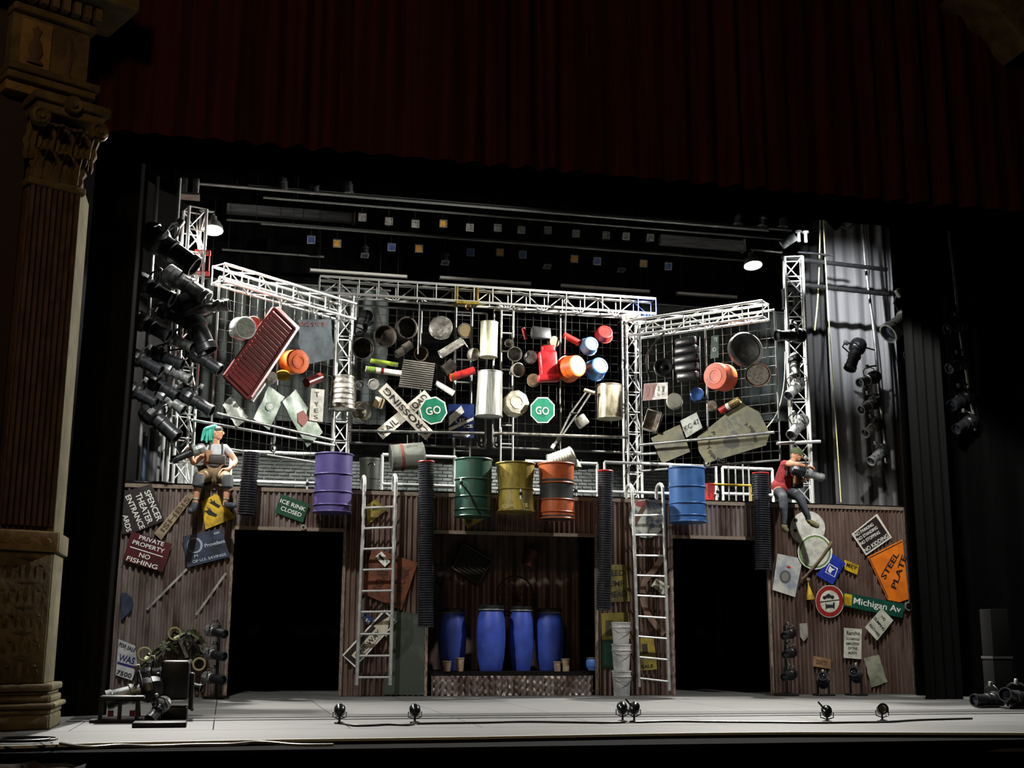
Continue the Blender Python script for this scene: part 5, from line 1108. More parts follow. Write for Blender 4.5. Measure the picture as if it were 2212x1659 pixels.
boom('dark hanging lamp boom, second from the lit drape', ((1968, 480), (1985, 560), (2000, 680), (2012, 800), (2025, 900), (2040, 960)), -.9, STEEL)
boom('dark hanging lamp boom, outermost at the right', ((2046, 480), (2062, 600), (2075, 720), (2092, 830), (2108, 930)), -.95, STEEL)
light_px('long black spotlight with a silver lens tube, topmost on the second right boom', Y(-1.0), (2005, 655), (1912, 724), BLACKM, SATIN, .1, 'spotlights in the dark right wing', anchor=on_boom(1))
for a, b, lab in (((1995, 750), (1950, 772), 'black spotlight second down the second right boom'), ((2008, 815), (1963, 845), 'black spotlight third down the second right boom'), ((2020, 880), (1978, 905), 'black spotlight fourth down the second right boom'), ((2030, 940), (1990, 965), 'black spotlight lowest on the second right boom'),
                  ((2085, 700), (2035, 715), 'black spotlight topmost on the outermost right boom'), ((2090, 780), (2040, 800), 'black spotlight second down the outermost right boom'), ((2098, 850), (2045, 880), 'black spotlight third down the outermost right boom'), ((2105, 905), (2055, 930), 'black spotlight lowest on the outermost right boom')):
    light_px(lab, Y(-1.0), a, b, BLACKM, BLACKM2, .15, 'spotlights in the dark right wing', anchor=on_boom(1 if 'second right' in lab else 2))
# overhead pipes and rows of par cans
def par(label, P, L, gel, group, d=(-.05, -1, -.55), name='par_can', batten=0):
    M = axis_frame(P, d); t = thing(name, label, 'stage light', M, group)
    obj('can', cached('par_can', lambda: lathe([(0, -.5), (.14, -.5), (.2, -.42), (.26, -.15), (.28, -.1), (.28, .45), (.25, .45), (.24, .1), (0, .05)], 14, smooth=30)), BLACKM2, t, Sc(L))
    obj('gel_frame', cached('gelf', lambda: mesh('gf', [(s*.3, q*.3, z) for z in (0, .03) for s, q in ((-1, -1), (1, -1), (1, 1), (-1, 1))]+[(s*.22, q*.22, z) for z in (0, .03) for s, q in ((-1, -1), (1, -1), (1, 1), (-1, 1))], [(4+i, 4+(i+1) % 4, 12+(i+1) % 4, 12+i) for i in range(4)]+[(i, 8+i, 8+(i+1) % 4, (i+1) % 4) for i in range(4)]+[(i, (i+1) % 4, 4+(i+1) % 4, 4+i) for i in range(4)])), STEEL, t, T((0, 0, .46*L)) @ Sc(L))
    obj('gel', box_me(.44, .44, .01), gel, t, T((0, 0, .47*L)) @ Sc(L))
    if batten: tube('drop_rod', P+V((0, 0, .1)), V((P.x, P.y, batten-.026)), .008, BLACKM, t, 6)
    obj('yoke', cached('ers_yoke2', lambda: sweep([(-.3, 0, 0), (-.3, .3, 0), (-.2, .42, 0), (.2, .42, 0), (.3, .3, 0), (.3, 0, 0)], .02, 5)), BLACKM, t, Sc(L))
    return t
ORD = ['first', 'second', 'third', 'fourth', 'fifth', 'sixth', 'seventh', 'eighth', 'ninth', 'tenth', 'eleventh', 'twelfth', 'thirteenth', 'fourteenth', 'fifteenth']
GCLR = mat('clear_gel', '8a8880', .25, .1, '4c4a46', 5); GAMB = mat('amber_gel', 'c08a3a', .3, 0, '9a6a24', 5); GBLU = mat('blue_gel', '3a4f8a', .3, 0, '27386a', 5); GDK = mat('dark_gel', '2a2a2c', .3)
rowA = [(782, 470), (839, 481), (896, 484), (956, 486), (1013, 492), (1073, 495), (1124, 497), (1181, 500), (1241, 505), (1306, 511), (1349, 511), (1401, 516)]
for i, (x_, y_) in enumerate(rowA): par(f'overhead par can, {ORD[i]} from the left in the upper row', Y(3.6).at(x_, y_), .26, GCLR if i != 3 else GAMB, 'upper row of par cans', (-.03, -1, -.3+.2*(i % 2)), batten=9.35)
rowB = [(672, 519, GBLU), (728, 527, GAMB), (788, 541, GDK), (845, 535, GBLU), (904, 538, GAMB), (961, 557, GDK), (1015, 546, GBLU), (1078, 546, GAMB), (1127, 551, GBLU), (1181, 565, GDK), (1238, 560, GAMB), (1287, 565, GBLU), (1341, 573, GDK), (1387, 570, GAMB), (1440, 576, GBLU)]
for i, (x_, y_, g) in enumerate(rowB): par(f'overhead par can, {ORD[i]} from the left in the lower row', Y(5.2).at(x_, y_), .28, g, 'lower row of par cans', (-.05, -1, -.25) if g != GDK else (0, -.35, -1), batten=9.35)
rowC = [(612, 396), (680, 403), (753, 402), (1595, 470), (1648, 474), (1693, 476)]
for i, (x_, y_) in enumerate(rowC): par(f'par can hanging down close under the ragged border, {ORD[i]} from the left', Y(2.6).at(x_, y_), .28, GCLR, 'par cans under the ragged border', (.1*(1 if i < 3 else -1), .1, -1), batten=9.2)
def batten(label, x0, x1, yp, z, r=.024, m=STEEL):
    t = thing('batten_pipe', label, 'pipe', ((x0+x1)/2, yp, z)); tube('pipe', (x0, yp, z), (x1, yp, z), r, m, t)
    for s in (.06, .94): tube('lift_line', (x0+(x1-x0)*s, yp, z), (x0+(x1-x0)*s, yp, 12.48), .006, BLACKM, t, 5)
    return t
def opipe(label, Yp, a, b, r=.028, m=STEEL):
    A, B = Y(Yp).at(*a), Y(Yp).at(*b); z = (A.z+B.z)/2
    return batten(label, A.x, B.x, Yp, z, r, m)
opipe('overhead batten pipe just below the ragged border', 2.55, (430, 403), (1660, 492))
batten('overhead batten pipe above the upper row of par cans', .3, 11.3, 3.6, 9.35)
batten('overhead batten pipe above the lower row of par cans', .3, 11.3, 5.2, 9.35)
batten('overhead batten pipe hidden above the ragged border', 0, 11, 2.6, 9.2)
opipe('overhead batten pipe from the left work lamp arm across the lower par cans', 5.35, (490, 474), (1470, 550), .024)
opipe('overhead batten pipe right behind the long truss', 5.9, (480, 538), (700, 556), .024)
for lab, a, b in (('slim light bar above the left end of the long truss', (668, 586), (880, 596)), ('slim light bar above the middle of the long truss', (948, 602), (1147, 611)), ('slim light bar above the right part of the long truss', (1210, 618), (1403, 629)), ('slim light bar right of the blue truss end', (1460, 633), (1592, 643))):
    A, B = Y(5.6).at(*a), Y(5.6).at(*b); z = (A.z+B.z)/2; t = thing('light_bar', lab, 'light bar', ((A.x+B.x)/2, 5.6, z))
    bar('housing', (A.x, 5.6, z), (B.x, 5.6, z), .07, .07, STEEL, t); bar('lens_strip', (A.x+.02, 5.56, z), (B.x-.02, 5.56, z), .03, .05, mat('frosted_strip', 'c4c4bc', .5), t)
    for s in (.1, .9): tube('hanger', (A.x+(B.x-A.x)*s, 5.6, z+.03), (A.x+(B.x-A.x)*s, 5.6, 12.47), .006, BLACKM2, t, 6)
for lab, a, b, Yp in (('grey flat duct behind the left work lamp', (490, 450), (765, 472), 6.2), ('grey flat duct left of the right work lamp', (1425, 519), (1605, 531), 4.2)):
    A, B = Y(Yp).at(*a), Y(Yp).at(*b); z = (A.z+B.z)/2; t = thing('air_duct', lab, 'duct', ((A.x+B.x)/2, Yp, z)); bar('duct', (A.x, Yp, z), (B.x, Yp, z), .16, .2, mat('grey_sheet_metal', '6a6c6c', .5, .3, '4a4c4c', 4), t)
    bar('end_flange', (B.x-.02, Yp, z), (B.x+.02, Yp, z), .22, .26, STEEL, t)
    for s in (.1, .9): tube('hanger', (A.x+(B.x-A.x)*s, Yp, z), (A.x+(B.x-A.x)*s, Yp, 12.48), .006, BLACKM, t, 5)
batten('pipe carrying the grey drape behind the red crate panel', GDL[0]-.05, GDL[1]+.05, 5.9, GDL[3]+.03)
batten('pipe carrying the grey drape behind the dark lid panel', GDR[0]-.05, GDR[1]+.05, 5.9, GDR[3]+.03)
# slack cables
def cable(label, pl, pts, r=.012, m=BLACKM2, name='cable'): return world_mesh(name, sweep(smooth_path([pl.at(*p_) for p_ in pts], 6), r, 5), m, label, 'cable')
WC = mat('white_cable', 'b9bab4', .5)
cable('pair of pale cables drooping from the right tower to the yellow plate', Y(.5), ((1697, 760), (1694, 830), (1680, 890), (1655, 925)), .014, WC)
cable('slack cable from the left tower to the top of the angled truss', Y(.5), ((425, 455), (426, 520), (434, 550), (452, 545)), .01, STEEL)
ROPE = mat('pale_rope', 'a8a878', .8)
cable('pale rope loop hanging right of the right truss tower', Y(1.2), ((1776, 250), (1772, 470), (1770, 560), (1767, 640), (1760, 714)), .012, ROPE, 'rope')
cable('pale rope hanging straight down along the lit grey drape', Y(1.0), ((1768, 250), (1778, 468), (1785, 600), (1795, 760), (1806, 920), (1817, 1085)), .010, ROPE, 'rope')
cable('dark cable loop at the top of the lit grey drape', Y(1.9), ((1808, 330), (1812, 470), (1820, 490), (1836, 492), (1848, 474)), .014)
cable('thin cable along the edge of the lit grey drape', Y(1.9), ((1946, 330), (1946, 480), (1940, 505), (1946, 530), (1960, 550)), .012)
# pipe beside the right tower; pipes added for the drape's shadows come later
cable('dark feeder pipe right of the right tower top', Y(.9), ((1724, 545), (1765, 548), (1800, 552)), .02, BLACKM2)

# ---- two bright dome work lamps (the light of the scene)
BULB = mat('lamp_bulb', 'fffaf0', .5, emit=45)
def dome(label, px, py, Yp, arm_from, power, aim):
    p = Y(Yp).at(px, py); s = .17
    t = thing('dome_lamp', label, 'lamp', p)
    tilt = Matrix.Rotation(R(-14), 4, 'X')
    obj('dome_shade', lathe([(s, 0), (s*1.02, .01), (s*.98, .06), (s*.7, .15), (s*.35, .2), (s*.3, .28), (0, .28), (0, .27), (s*.28, .26), (s*.33, .19), (s*.68, .14), (s*.95, .055), (s, 0)], 28), mat('enamel_shade', '6a6c68', .4, .4), t, tilt)
    obj('bulb', lathe([(0, -.012), (s*.6, -.004), (s*.94, .015), (s*.7, .06), (0, .1)], 20), BULB, t, tilt)
    q = Y(.6).at(*arm_from); world_mesh('arm', sweep([p+V((0, 0, .28)), p+V((0, .1, .36)), q], .022, 7), STEEL, parent=t)
    l = lamp('dome_lamp_light', 'SPOT', p+V((0, 0, -.06)), power, (1, .965, .90), .07, p+V(aim), 166 if aim[0] > 0 else 152)
    return t
dome('glowing dome work lamp on the left truss tower', 460, 498, .75, (432, 455), 6200, (.12, -.25, -1))
dome('glowing dome work lamp on the right truss tower', 1627, 574, .8, (1690, 545), 6200, (-.9, -.2, -1))
# two unseen floods with battens, added as a guess to light the wall fronts
opipe('short unseen batten added for the flood at the left', -4.0, (262, 250), (420, 262), .026)
opipe('short unseen batten added for the flood at the right', -4.0, (1900, 330), (2060, 350), .026)
def flood(label, loc, target, power):
    d = (V(target)-V(loc)).normalized(); M = axis_frame(loc, d); t = thing('unseen_flood', label, 'lamp', M)
    obj('housing', box_me(.3, .22, .14, .02), BLACKM2, t, T((0, 0, -.08))); obj('glass', box_me(.26, .18, .01), BULB2, t, T((0, 0, -.004)))
    obj('bracket', CACHE['ers_yoke2'], BLACKM, t, Sc(.5)); tube('drop_rod', V(loc)+V((0, 0, .1)), V((loc[0], loc[1], 12.47)), .012, BLACKM, t, 6)
    lamp('unseen_flood_light', 'SPOT', V(loc)+d*.05, power, (1, .99, .95), .12, target, 100)
BULB2 = mat('flood_glass', 'fff6e6', .5, emit=8)
flood('unseen flood added behind the black border above the left deck', (-.55, -4.2, 7.2), (.9, -1.6, 0), 1800)
flood('unseen flood added behind the black border above the right deck', (9.55, -4.2, 7.2), (9.7, -1.5, 0), 1900)
# an unseen spotlight, added above the ragged border to light the drape's top
DL0, DL1 = V((9.3, -1.4, 8.25)), V((11.75, 2.3, 7.35))
t = stage_light('unseen spotlight added above the ragged border to light the right wing drape', DL0, DL1-DL0, .5)
tube('drop_rod', DL0+V((0, 0, .15)), V((DL0.x, DL0.y, 12.47)), .012, BLACKM, t, 6)
lamp('added_drape_light', 'SPOT', DL0+(DL1-DL0).normalized()*.3, 3600, (.96, .98, 1), .05, DL1, 46, 1.0)
for lab, za, zb, yy in (('black pipe added high up to cast a shadow on the right wing drape', 8.05, 8.0, 1.0), ('black pipe added lower down to cast a shadow on the right wing drape', 7.55, 7.5, 1.0)):  # pipes added only to throw shadow bands on the drape
    world_mesh('shadow_pipe', sweep([(10.0+.45*k, yy+.02*k, za+(zb-za)*k/5) for k in range(6)], .045, 8), BLACKM, lab, 'pipe')
# tower head fittings
p = Y(.6).at(411, 412); t = thing('tower_head', 'grey ribbed head block on top of the left truss tower', 'tower head', p-V((0, 0, .1)))
for s in (-1, 1): obj('cheek', box_me(.1, .2, .3, .01), STEEL, t, T((s*.09, 0, .15)))
obj('plate', box_me(.32, .3, .04), STEEL, t)
p = Y(.6).at(1733, 512); t = thing('tower_head', 'bright crown bracket on top of the right truss tower', 'tower head', p-V((0, 0, .1)))
for s in (-1, 1):
    tube('spool', (p.x+s*.07, .6, p.z-.1), (p.x+s*.07, .6, p.z+.1), .03, WHITEP, t); obj('cap', cyl_me(12), WHITEP, t, T((s*.07, 0, .2)) @ Sc(.06, .06, .03))
obj('bracket', box_me(.36, .04, .16, .01), SATIN, t, Matrix.Translation((-.28, 0, 0)) @ Matrix.Rotation(R(-35), 4, 'Y'))
# ================================================================ PEOPLE
def skin(name, J, E, sub=2):
    ks = list(J); ix = {k: i for i, k in enumerate(ks)}
    me = bpy.data.meshes.new(name); me.from_pydata([tuple(J[k][0]) for k in ks], [(ix[a], ix[b]) for a, b in E], []); me.update()
    o = bpy.data.objects.new(name+'_tmp', me); COL.objects.link(o)
    md = o.modifiers.new('skin', 'SKIN'); md.use_smooth_shade = True
    sv = me.skin_vertices[0].data
    for i, k in enumerate(ks): r = J[k][1]; sv[i].radius = (r, r) if not isinstance(r, tuple) else r; sv[i].use_root = (i == 0)
    s = o.modifiers.new('sub', 'SUBSURF'); s.levels = sub; s.render_levels = sub
    bpy.context.view_layer.update()
    out = bpy.data.meshes.new_from_object(o.evaluated_get(bpy.context.evaluated_depsgraph_get()))
    bpy.data.objects.remove(o); out.name = name
    out.polygons.foreach_set('use_smooth', [True]*len(out.polygons))
    return out
def J(px, py, y, r): return (Y(y).at(px, py), r)
def hand(Jd, E, wr, dirv, curl, tag_, side):
    """palm and five fingers from wrist wr heading dirv; fingers bend towards curl"""
    w0 = Jd[wr][0]; d = V(dirv).normalized(); c = V(curl).normalized(); s = d.cross(c).normalized()*side
    pk = tag_+'palm'; Jd[pk] = (w0+d*.06, (.036, .024)); E.append((wr, pk))
    for i, (off, ln) in enumerate(((-.030, .066), (-.010, .078), (.010, .074), (.030, .058))):
        a, b, e = (f'{tag_}f{i}{q}' for q in 'abe')
        base = w0+d*.095+s*off; Jd[a] = (base, .0105); Jd[b] = (base+d*ln*.45+c*ln*.25, .0095); Jd[e] = (base+d*ln*.6+c*ln*.8, .008)
        E += [(pk, a), (a, b), (b, e)]
    a, b = tag_+'t0', tag_+'t1'; Jd[a] = (w0+d*.05-s*.045+c*.01, .012); Jd[b] = (w0+d*.085-s*.06+c*.035, .010); E += [(pk, a), (a, b)]
def ellipsoid(n=16, m=12):
    return cached(('ell', n, m), lambda: lathe([(math.sin(math.pi*k/m), -math.cos(math.pi*k/m)) for k in range(m+1)], n, smooth=180))
SKN = mat('skin_light', 'd9a585', .55, 0, 'c8906f', 8)
SKN2 = mat('skin_tan', 'c48f70', .55, 0, 'a97558', 8)
def head(t, c, look, m, hs=1.0):
    """face details on the head at c, looking along look"""
    L = V(look).normalized(); F = axis_frame(c, L, (0, 0, 1))
    r = .098*hs
    obj('head', ellipsoid(18, 14), m, t, F @ Sc(r*.82, r*1.15, r*.98), True)
    obj('jaw', ellipsoid(14, 10), m, t, F @ T((0, -r*.62, r*.28)) @ Sc(r*.58, r*.5, r*.58), True)
    obj('nose', cached('nose', lambda: lathe([(0, 1), (.35, .8), (.6, .2), (.5, 0), (0, 0)], 8)), m, t, F @ T((0, -r*.12, r*.88)) @ Matrix.Rotation(R(-20), 4, 'X') @ Sc(.022, .04, .035), True)
    for s in (-1, 1):
        obj('eye', ellipsoid(10, 8), WHT, t, F @ T((s*r*.33, r*.12, r*.86)) @ Sc(.014, .010, .008), True)
        obj('pupil', ellipsoid(8, 6), BLK, t, F @ T((s*r*.33, r*.12, r*.92)) @ Sc(.006, .007, .005), True)
        obj('ear', ellipsoid(10, 8), m, t, F @ T((s*r*.82, 0, -r*.02)) @ Sc(.012, .03, .02), True)
        obj('lens_rim', cached('lensrim', lambda: sweep([(math.cos(2*math.pi*k/12), math.sin(2*math.pi*k/12)*.8, 0) for k in range(12)], .12, 5, True)), mat('glasses_frame', 'd0b070', .3, .5), t, F @ T((s*r*.36, r*.12, r*1.0)) @ Sc(.024), True)
        obj('temple_arm', cyl_me(6), MATS['glasses_frame'], t, F @ T((s*r*.8, r*.14, r*.45)) @ Sc(.003, .003, r*1.05), True)
    obj('mouth', ellipsoid(10, 6), mat('lips', 'a45a4c', .5), t, F @ T((0, -r*.55, r*.84)) @ Sc(.024, .007, .008), True)
    return F, r
# ---- person with green hair
t = thing('person', 'person with green hair in grey shirt and khaki shorts seated on the wall edge', 'person', Y(.0).at(463, 1032))
Jd = {'pelvis': J(463, 1021, .02, .15), 'belly': J(463, 1003, .0, .155), 'chest': J(466, 980, .02, .15), 'nb': J(466, 963, .02, .07), 'neck': J(467, 955, .0, .05), 'hd': J(468, 942, -.02, .07),
      'sL': J(450, 967, .0, .062), 'eL': J(418, 1003, -.12, .045), 'wL': J(411, 986, -.3, .03), 'sR': J(487, 967, .0, .062), 'eR': J(510, 996, -.04, .046), 'wR': J(494, 1014, -.28, .03),
      'hL': J(451, 1025, -.02, .11), 'kL': J(430, 1032, -.5, .078), 'cL': J(427, 1054, -.5, .066), 'aL': J(423, 1082, -.46, .042), 'hlL': J(422, 1094, -.44, .04), 'tL': J(413, 1103, -.62, .035),
      'hR': J(475, 1025, -.02, .11), 'kR': J(492, 1034, -.5, .078), 'cR': J(491, 1056, -.5, .066), 'aR': J(488, 1082, -.48, .042), 'hlR': J(485, 1092, -.46, .04), 'tR': J(503, 1092, -.64, .035)}
E_ = [('pelvis', 'belly'), ('belly', 'chest'), ('chest', 'nb'), ('nb', 'neck'), ('neck', 'hd'), ('chest', 'sL'), ('sL', 'eL'), ('eL', 'wL'), ('chest', 'sR'), ('sR', 'eR'), ('eR', 'wR'), ('pelvis', 'hL'), ('hL', 'kL'), ('kL', 'cL'), ('cL', 'aL'), ('aL', 'hlL'), ('hlL', 'tL'), ('pelvis', 'hR'), ('hR', 'kR'), ('kR', 'cR'), ('cR', 'aR'), ('aR', 'hlR'), ('hlR', 'tR')]
B1 = dict(Jd); E1 = list(E_)
hand(B1, E1, 'wL', (-.2, -.2, 1), (.4, -1, .2), 'L', 1); hand(B1, E1, 'wR', (-1, -.35, -.15), (0, -.5, -1), 'R', 1)
world_mesh('body', skin('body', B1, E1), SKN, parent=t)
F, r = head(t, Y(-.02).at(469, 936), (1, -.42, -.02), SKN)
def part_skin(name, keys, grow, m, t, J0, E0, cut={}):
    Jx = {k: (J0[k][0], J0[k][1]*grow if not isinstance(J0[k][1], tuple) else J0[k][1]) for k in keys}
    for k, (a, b, f) in cut.items(): Jx[k] = (J0[a][0].lerp(J0[b][0], f), (J0[a][1]*(1-f)+J0[b][1]*f)*grow)
    Ex = []
    for a, b in E0:
        if a in Jx and b in Jx: Ex.append((a, b))
    for k, (a, b, f) in cut.items(): Ex.append((a, k))
    return world_mesh(name, skin(name, Jx, Ex), m, parent=t)
TEE = mat('grey_tshirt', 'b9bcc0', .85, 0, 'a0a3a8', 6); KHA = mat('khaki_cloth', '7d6a4c', .85, 0, '63523a', 6); GEAR = mat('dark_brown_gear', '2c2220', .6, 0, '1c1615', 6)
part_skin('tshirt', ['belly', 'chest', 'nb', 'sL', 'sR'], 1.10, TEE, t, Jd, E_, {'slL': ('sL', 'eL', .55), 'slR': ('sR', 'eR', .6)})
part_skin('shorts', ['pelvis', 'hL', 'hR'], 1.14, KHA, t, Jd, E_, {'uL': ('hL', 'kL', .95), 'uR': ('hR', 'kR', .95)})
part_skin('waist_fold', ['pelvis', 'belly'], 1.13, KHA, t, {'pelvis': Jd['pelvis'], 'belly': (Jd['belly'][0]+V((0, 0, -.06)), .15)}, E_)
for k in 'LR':
    part_skin('trouser_leg', ['k'+k, 'c'+k], 1.16, KHA, t, Jd, E_)
    part_skin('boot', ['hl'+k, 't'+k], 1.5, mat('grey_boot', '3c424a', .6, 0, '23272c', 6), t, Jd, E_, {'sh'+k: ('hl'+k, 'a'+k, .9), 'xt'+k: ('hl'+k, 't'+k, 1.35)})
    part_skin('sock', ['a'+k], 1.25, mat('patterned_sock', 'b5b48a', .8, 0, '3c3a34', 25), t, Jd, E_, {'so'+k: ('a'+k, 'c'+k, .35)})
    kp = Jd['k'+k][0]; c2 = Jd['c'+k][0]
    obj('knee_pad', lathe([(.0, -.11), (.06, -.11), (.085, -.08), (.09, .06), (.075, .1), (0, .11)], 16), mat('grey_knee_pad', '474b4e', .7, 0, '383b3e', 8), t, axis_frame((kp+c2)/2+V((0, -.035, .03)), kp-c2), True)
# harness vest and tool pouch
ch = Jd['chest'][0]; be = Jd['belly'][0]
obj('chest_pouch', box_me(.26, .1, .16, .03), GEAR, t, T(ch+V((.03, -.17, -.12))), True); obj('tool_pouch', box_me(.12, .09, .2, .03), mat('tan_leather_pouch', '8a6038', .6, 0, '5c3c20', 6), t, T(ch+V((-.11, -.16, -.07))), True)
for s in (-1, 1): world_mesh('harness_strap', sweep([ch+V((s*.10, -.15, -.1)), ch+V((s*.10, -.145, .05)), ch+V((s*.09, -.08, .155)), ch+V((s*.09, .05, .14))], .016, 6), GEAR, parent=t)
world_mesh('belt', sweep([be+V((.185*math.cos(2*math.pi*k/20), .185*math.sin(2*math.pi*k/20), -.05)) for k in range(20)], .028, 6, True), GEAR, parent=t)
# hair: bob falling behind the cheek
HAIR = mat('green_hair', '2f9a86', .55, 0, '54c0a8', 14, stretch=(3, 3, .3)); HAIRD = mat('dark_hair_roots', '3a342e', .6)
def join_meshes(ms, name):
    vs, fs = [], []
    for me in ms:
        k = len(vs); vs += [v.co.copy() for v in me.vertices]; fs += [tuple(k+i for i in p.vertices) for p in me.polygons]
    return mesh(name, vs, fs, 80)
random.seed(21); locks = []
for i in range(34):
    u_ = i/33; dep = -.13+.26*((i*7) % 34)/33                       # locks fan from the crown round the back of the head
    ex, ey = 436+25*u_+random.uniform(-2, 2), 954-5*abs(u_-.6)+random.uniform(-4, 4)
    mx, my = 441+21*u_, 931-6*u_
    sx, sy = 460+7*u_, 920+2*(1-u_)
    P = smooth_path([Y(dep*.35).at(sx, sy), Y(dep).at((sx+mx)/2-2, (sy+my)/2-2), Y(dep).at(mx, my), Y(dep*1.05).at(ex, ey)], 3)
    locks.append(sweep(P, [.012+.016*math.sin(math.pi*min(1, .15+k/10)) for k in range(len(P))], 6))
world_mesh('hair', join_meshes(locks, 'hair'), HAIR, parent=t)
obj('hair_cap', ellipsoid(16, 10), HAIR, t, F @ T((0, r*.12, -r*.3)) @ Sc(r*.9, r*1.12, r*.86), True)
obj('hair_fringe', ellipsoid(16, 10), HAIRD, t, F @ T((0, r*.5, -r*.02)) @ Sc(r*.86, r*.72, r*.98), True)
# lamp the person is handling
light_px('black spotlight with silver fittings held by the green haired person', Y(-.32), (442, 966), (374, 994), SATIN, BLACKM2, .02, None, 1.05, anchor=(TWL, .45), slim=.7)
# ---- person in the red shirt
t = thing('person', 'person in red shirt and dark green beanie seated on the wall edge', 'person', Y(0).at(1690, 1070))
Jd = {'pelvis': J(1689, 1058, .0, .145), 'belly': J(1691, 1042, -.04, .14), 'chest': J(1702, 1016, -.1, .14), 'nb': J(1710, 1000, -.14, .07), 'neck': J(1714, 995, -.16, .052), 'hd': J(1720, 986, -.18, .07),
      'sL': J(1694, 1001, -.22, .06), 'eL': J(1722, 1003, -.46, .043), 'wL': J(1741, 1007, -.42, .029), 'sR': J(1716, 1006, .04, .06), 'eR': J(1724, 1040, -.1, .043), 'wR': J(1736, 1036, -.3, .029),
      'hL': J(1681, 1063, -.04, .105), 'kL': J(1691, 1074, -.48, .075), 'cL': J(1693, 1098, -.48, .062), 'aL': J(1694, 1127, -.46, .042), 'hlL': J(1692, 1139, -.44, .04), 'tL': J(1698, 1145, -.62, .034),
      'hR': J(1703, 1063, -.04, .105), 'kR': J(1728, 1073, -.46, .075), 'cR': J(1735, 1094, -.45, .062), 'aR': J(1746, 1117, -.43, .042), 'hlR': J(1746, 1127, -.41, .04), 'tR': J(1763, 1135, -.56, .034)}
B2 = dict(Jd); E2 = list(E_)
hand(B2, E2, 'wL', (1, .1, -.1), (.2, -.3, -1), 'L', 1); hand(B2, E2, 'wR', (1, -.2, .3), (.2, -.4, 1), 'R', -1)
world_mesh('body', skin('body', B2, E2), SKN2, parent=t)
F, r = head(t, Y(-.18).at(1721, 983), (1, -.25, -.35), SKN2)
PLAID = mat('red_plaid_cloth', '9a2e30', .85, 0, '6a1c20', 12); DEN = mat('dark_denim', '43474e', .85, 0, '2e3136', 8)
part_skin('shirt', ['pelvis', 'belly', 'chest', 'nb', 'sL', 'sR'], 1.2, PLAID, t, Jd, E_, {'slL': ('sL', 'eL', .45), 'slR': ('sR', 'eR', .7)})
part_skin('trousers', ['hL', 'kL', 'cL', 'aL', 'hlL'], 1.22, DEN, t, Jd, E_); part_skin('trousers', ['hR', 'kR', 'cR', 'aR', 'hlR'], 1.22, DEN, t, Jd, E_)
for k in 'LR': part_skin('shoe', ['hl'+k, 't'+k], 1.5, mat('olive_shoe', '6a6440', .7, 0, '45412a', 8), t, Jd, E_, {'xt'+k: ('hl'+k, 't'+k, 1.35), 'sh'+k: ('hl'+k, 'a'+k, .5)})
part_skin('trouser_seat', ['pelvis', 'hL', 'hR'], 1.25, DEN, t, Jd, E_, {'up': ('pelvis', 'belly', .45)})
obj('shirt_tail', ellipsoid(18, 12), PLAID, t, axis_frame(Jd['pelvis'][0].lerp(Jd['belly'][0], .45), Jd['belly'][0]-Jd['pelvis'][0]) @ Sc(.2, .19, .15), True)
obj('beanie', lathe([(1.02, -.25), (1.06, -.1), (1.02, .3), (.85, .75), (.5, 1.02), (0, 1.12)], 18, smooth=60), mat('dark_green_knit', '4a5638', .9, 0, '384229', 20, bump=.3), t, F @ Matrix.Rotation(R(-90), 4, 'X') @ T((0, r*.12, r*.25)) @ Sc(r*.95, r*1.05, r), True)
ch = Jd['chest'][0]
obj('tool_pouch', box_me(.12, .1, .2, .03), MATS['tan_leather_pouch'], t, T(ch+V((.08, -.16, -.16))), True); obj('chest_pouch', box_me(.2, .12, .2, .04), GEAR, t, T(ch+V((.13, -.08, -.22))), True)
for s in (-1, 1): world_mesh('harness_strap', sweep([ch+V((s*.09-.02, -.15, -.12)), ch+V((s*.08, -.16, .02)), ch+V((s*.07+.02, -.08, .14)), ch+V((s*.07, .06, .12))], .016, 6), GEAR, parent=t)
light_px('black spotlight with a silver end held by the person in red', Y(-.4), (1710, 1013), (1776, 1032), BLACKM2, SATIN, .0, None, 1.05, anchor=(TWR, .45), slim=.7)

# ================================================================ LAMPS LOW ON THE SET AND FOOTLIGHTS
def stand(label, px, yb, yt, Yp):
    b = Y(Yp).at(px, yb); top = Y(Yp).at(px, yt).z; t = thing('lamp_stand', label, 'stand', (b.x, Yp, .0))
    tube('pole', (b.x, Yp, .02), (b.x, Yp, top), .024, BLACKM2, t); obj('base', lathe([(0, .001), (.2, .001), (.2, .03), (.05, .06), (0, .06)], 18), BLACKM, t); return t
stand('short black lamp stand in front of the left wall beside the doorway', 466, 1512, 1350, -.5)
for (a, b), lab in zip((((447, 1360), (486, 1370)), ((445, 1410), (484, 1418)), ((441, 1462), (482, 1468))), ('top', 'middle', 'bottom')):
    light_px(f'compact black spotlight, {lab} of three on the short stand beside the left doorway', Y(-.65), a, b, SATIN, BLACKM2, .25, 'spotlights on the short left stand', 1.05, anchor=(Y(-.5).at(466, 1440).x, -.5))
stand('short black lamp stand in front of the right wall beside the doorway', 1700, 1508, 1352, -.5)
for (a, b), lab in zip((((1712, 1366), (1680, 1374)), ((1714, 1408), (1682, 1414)), ((1714, 1455), (1680, 1462))), ('top', 'middle', 'bottom')):
    light_px(f'black spotlight, {lab} of three on the short stand in front of the right wall', Y(-.65), a, b, BLACKM, BLACKM, .25, 'spotlights on the short right stand', 1.05, anchor=(Y(-.5).at(1700, 1440).x, -.5))
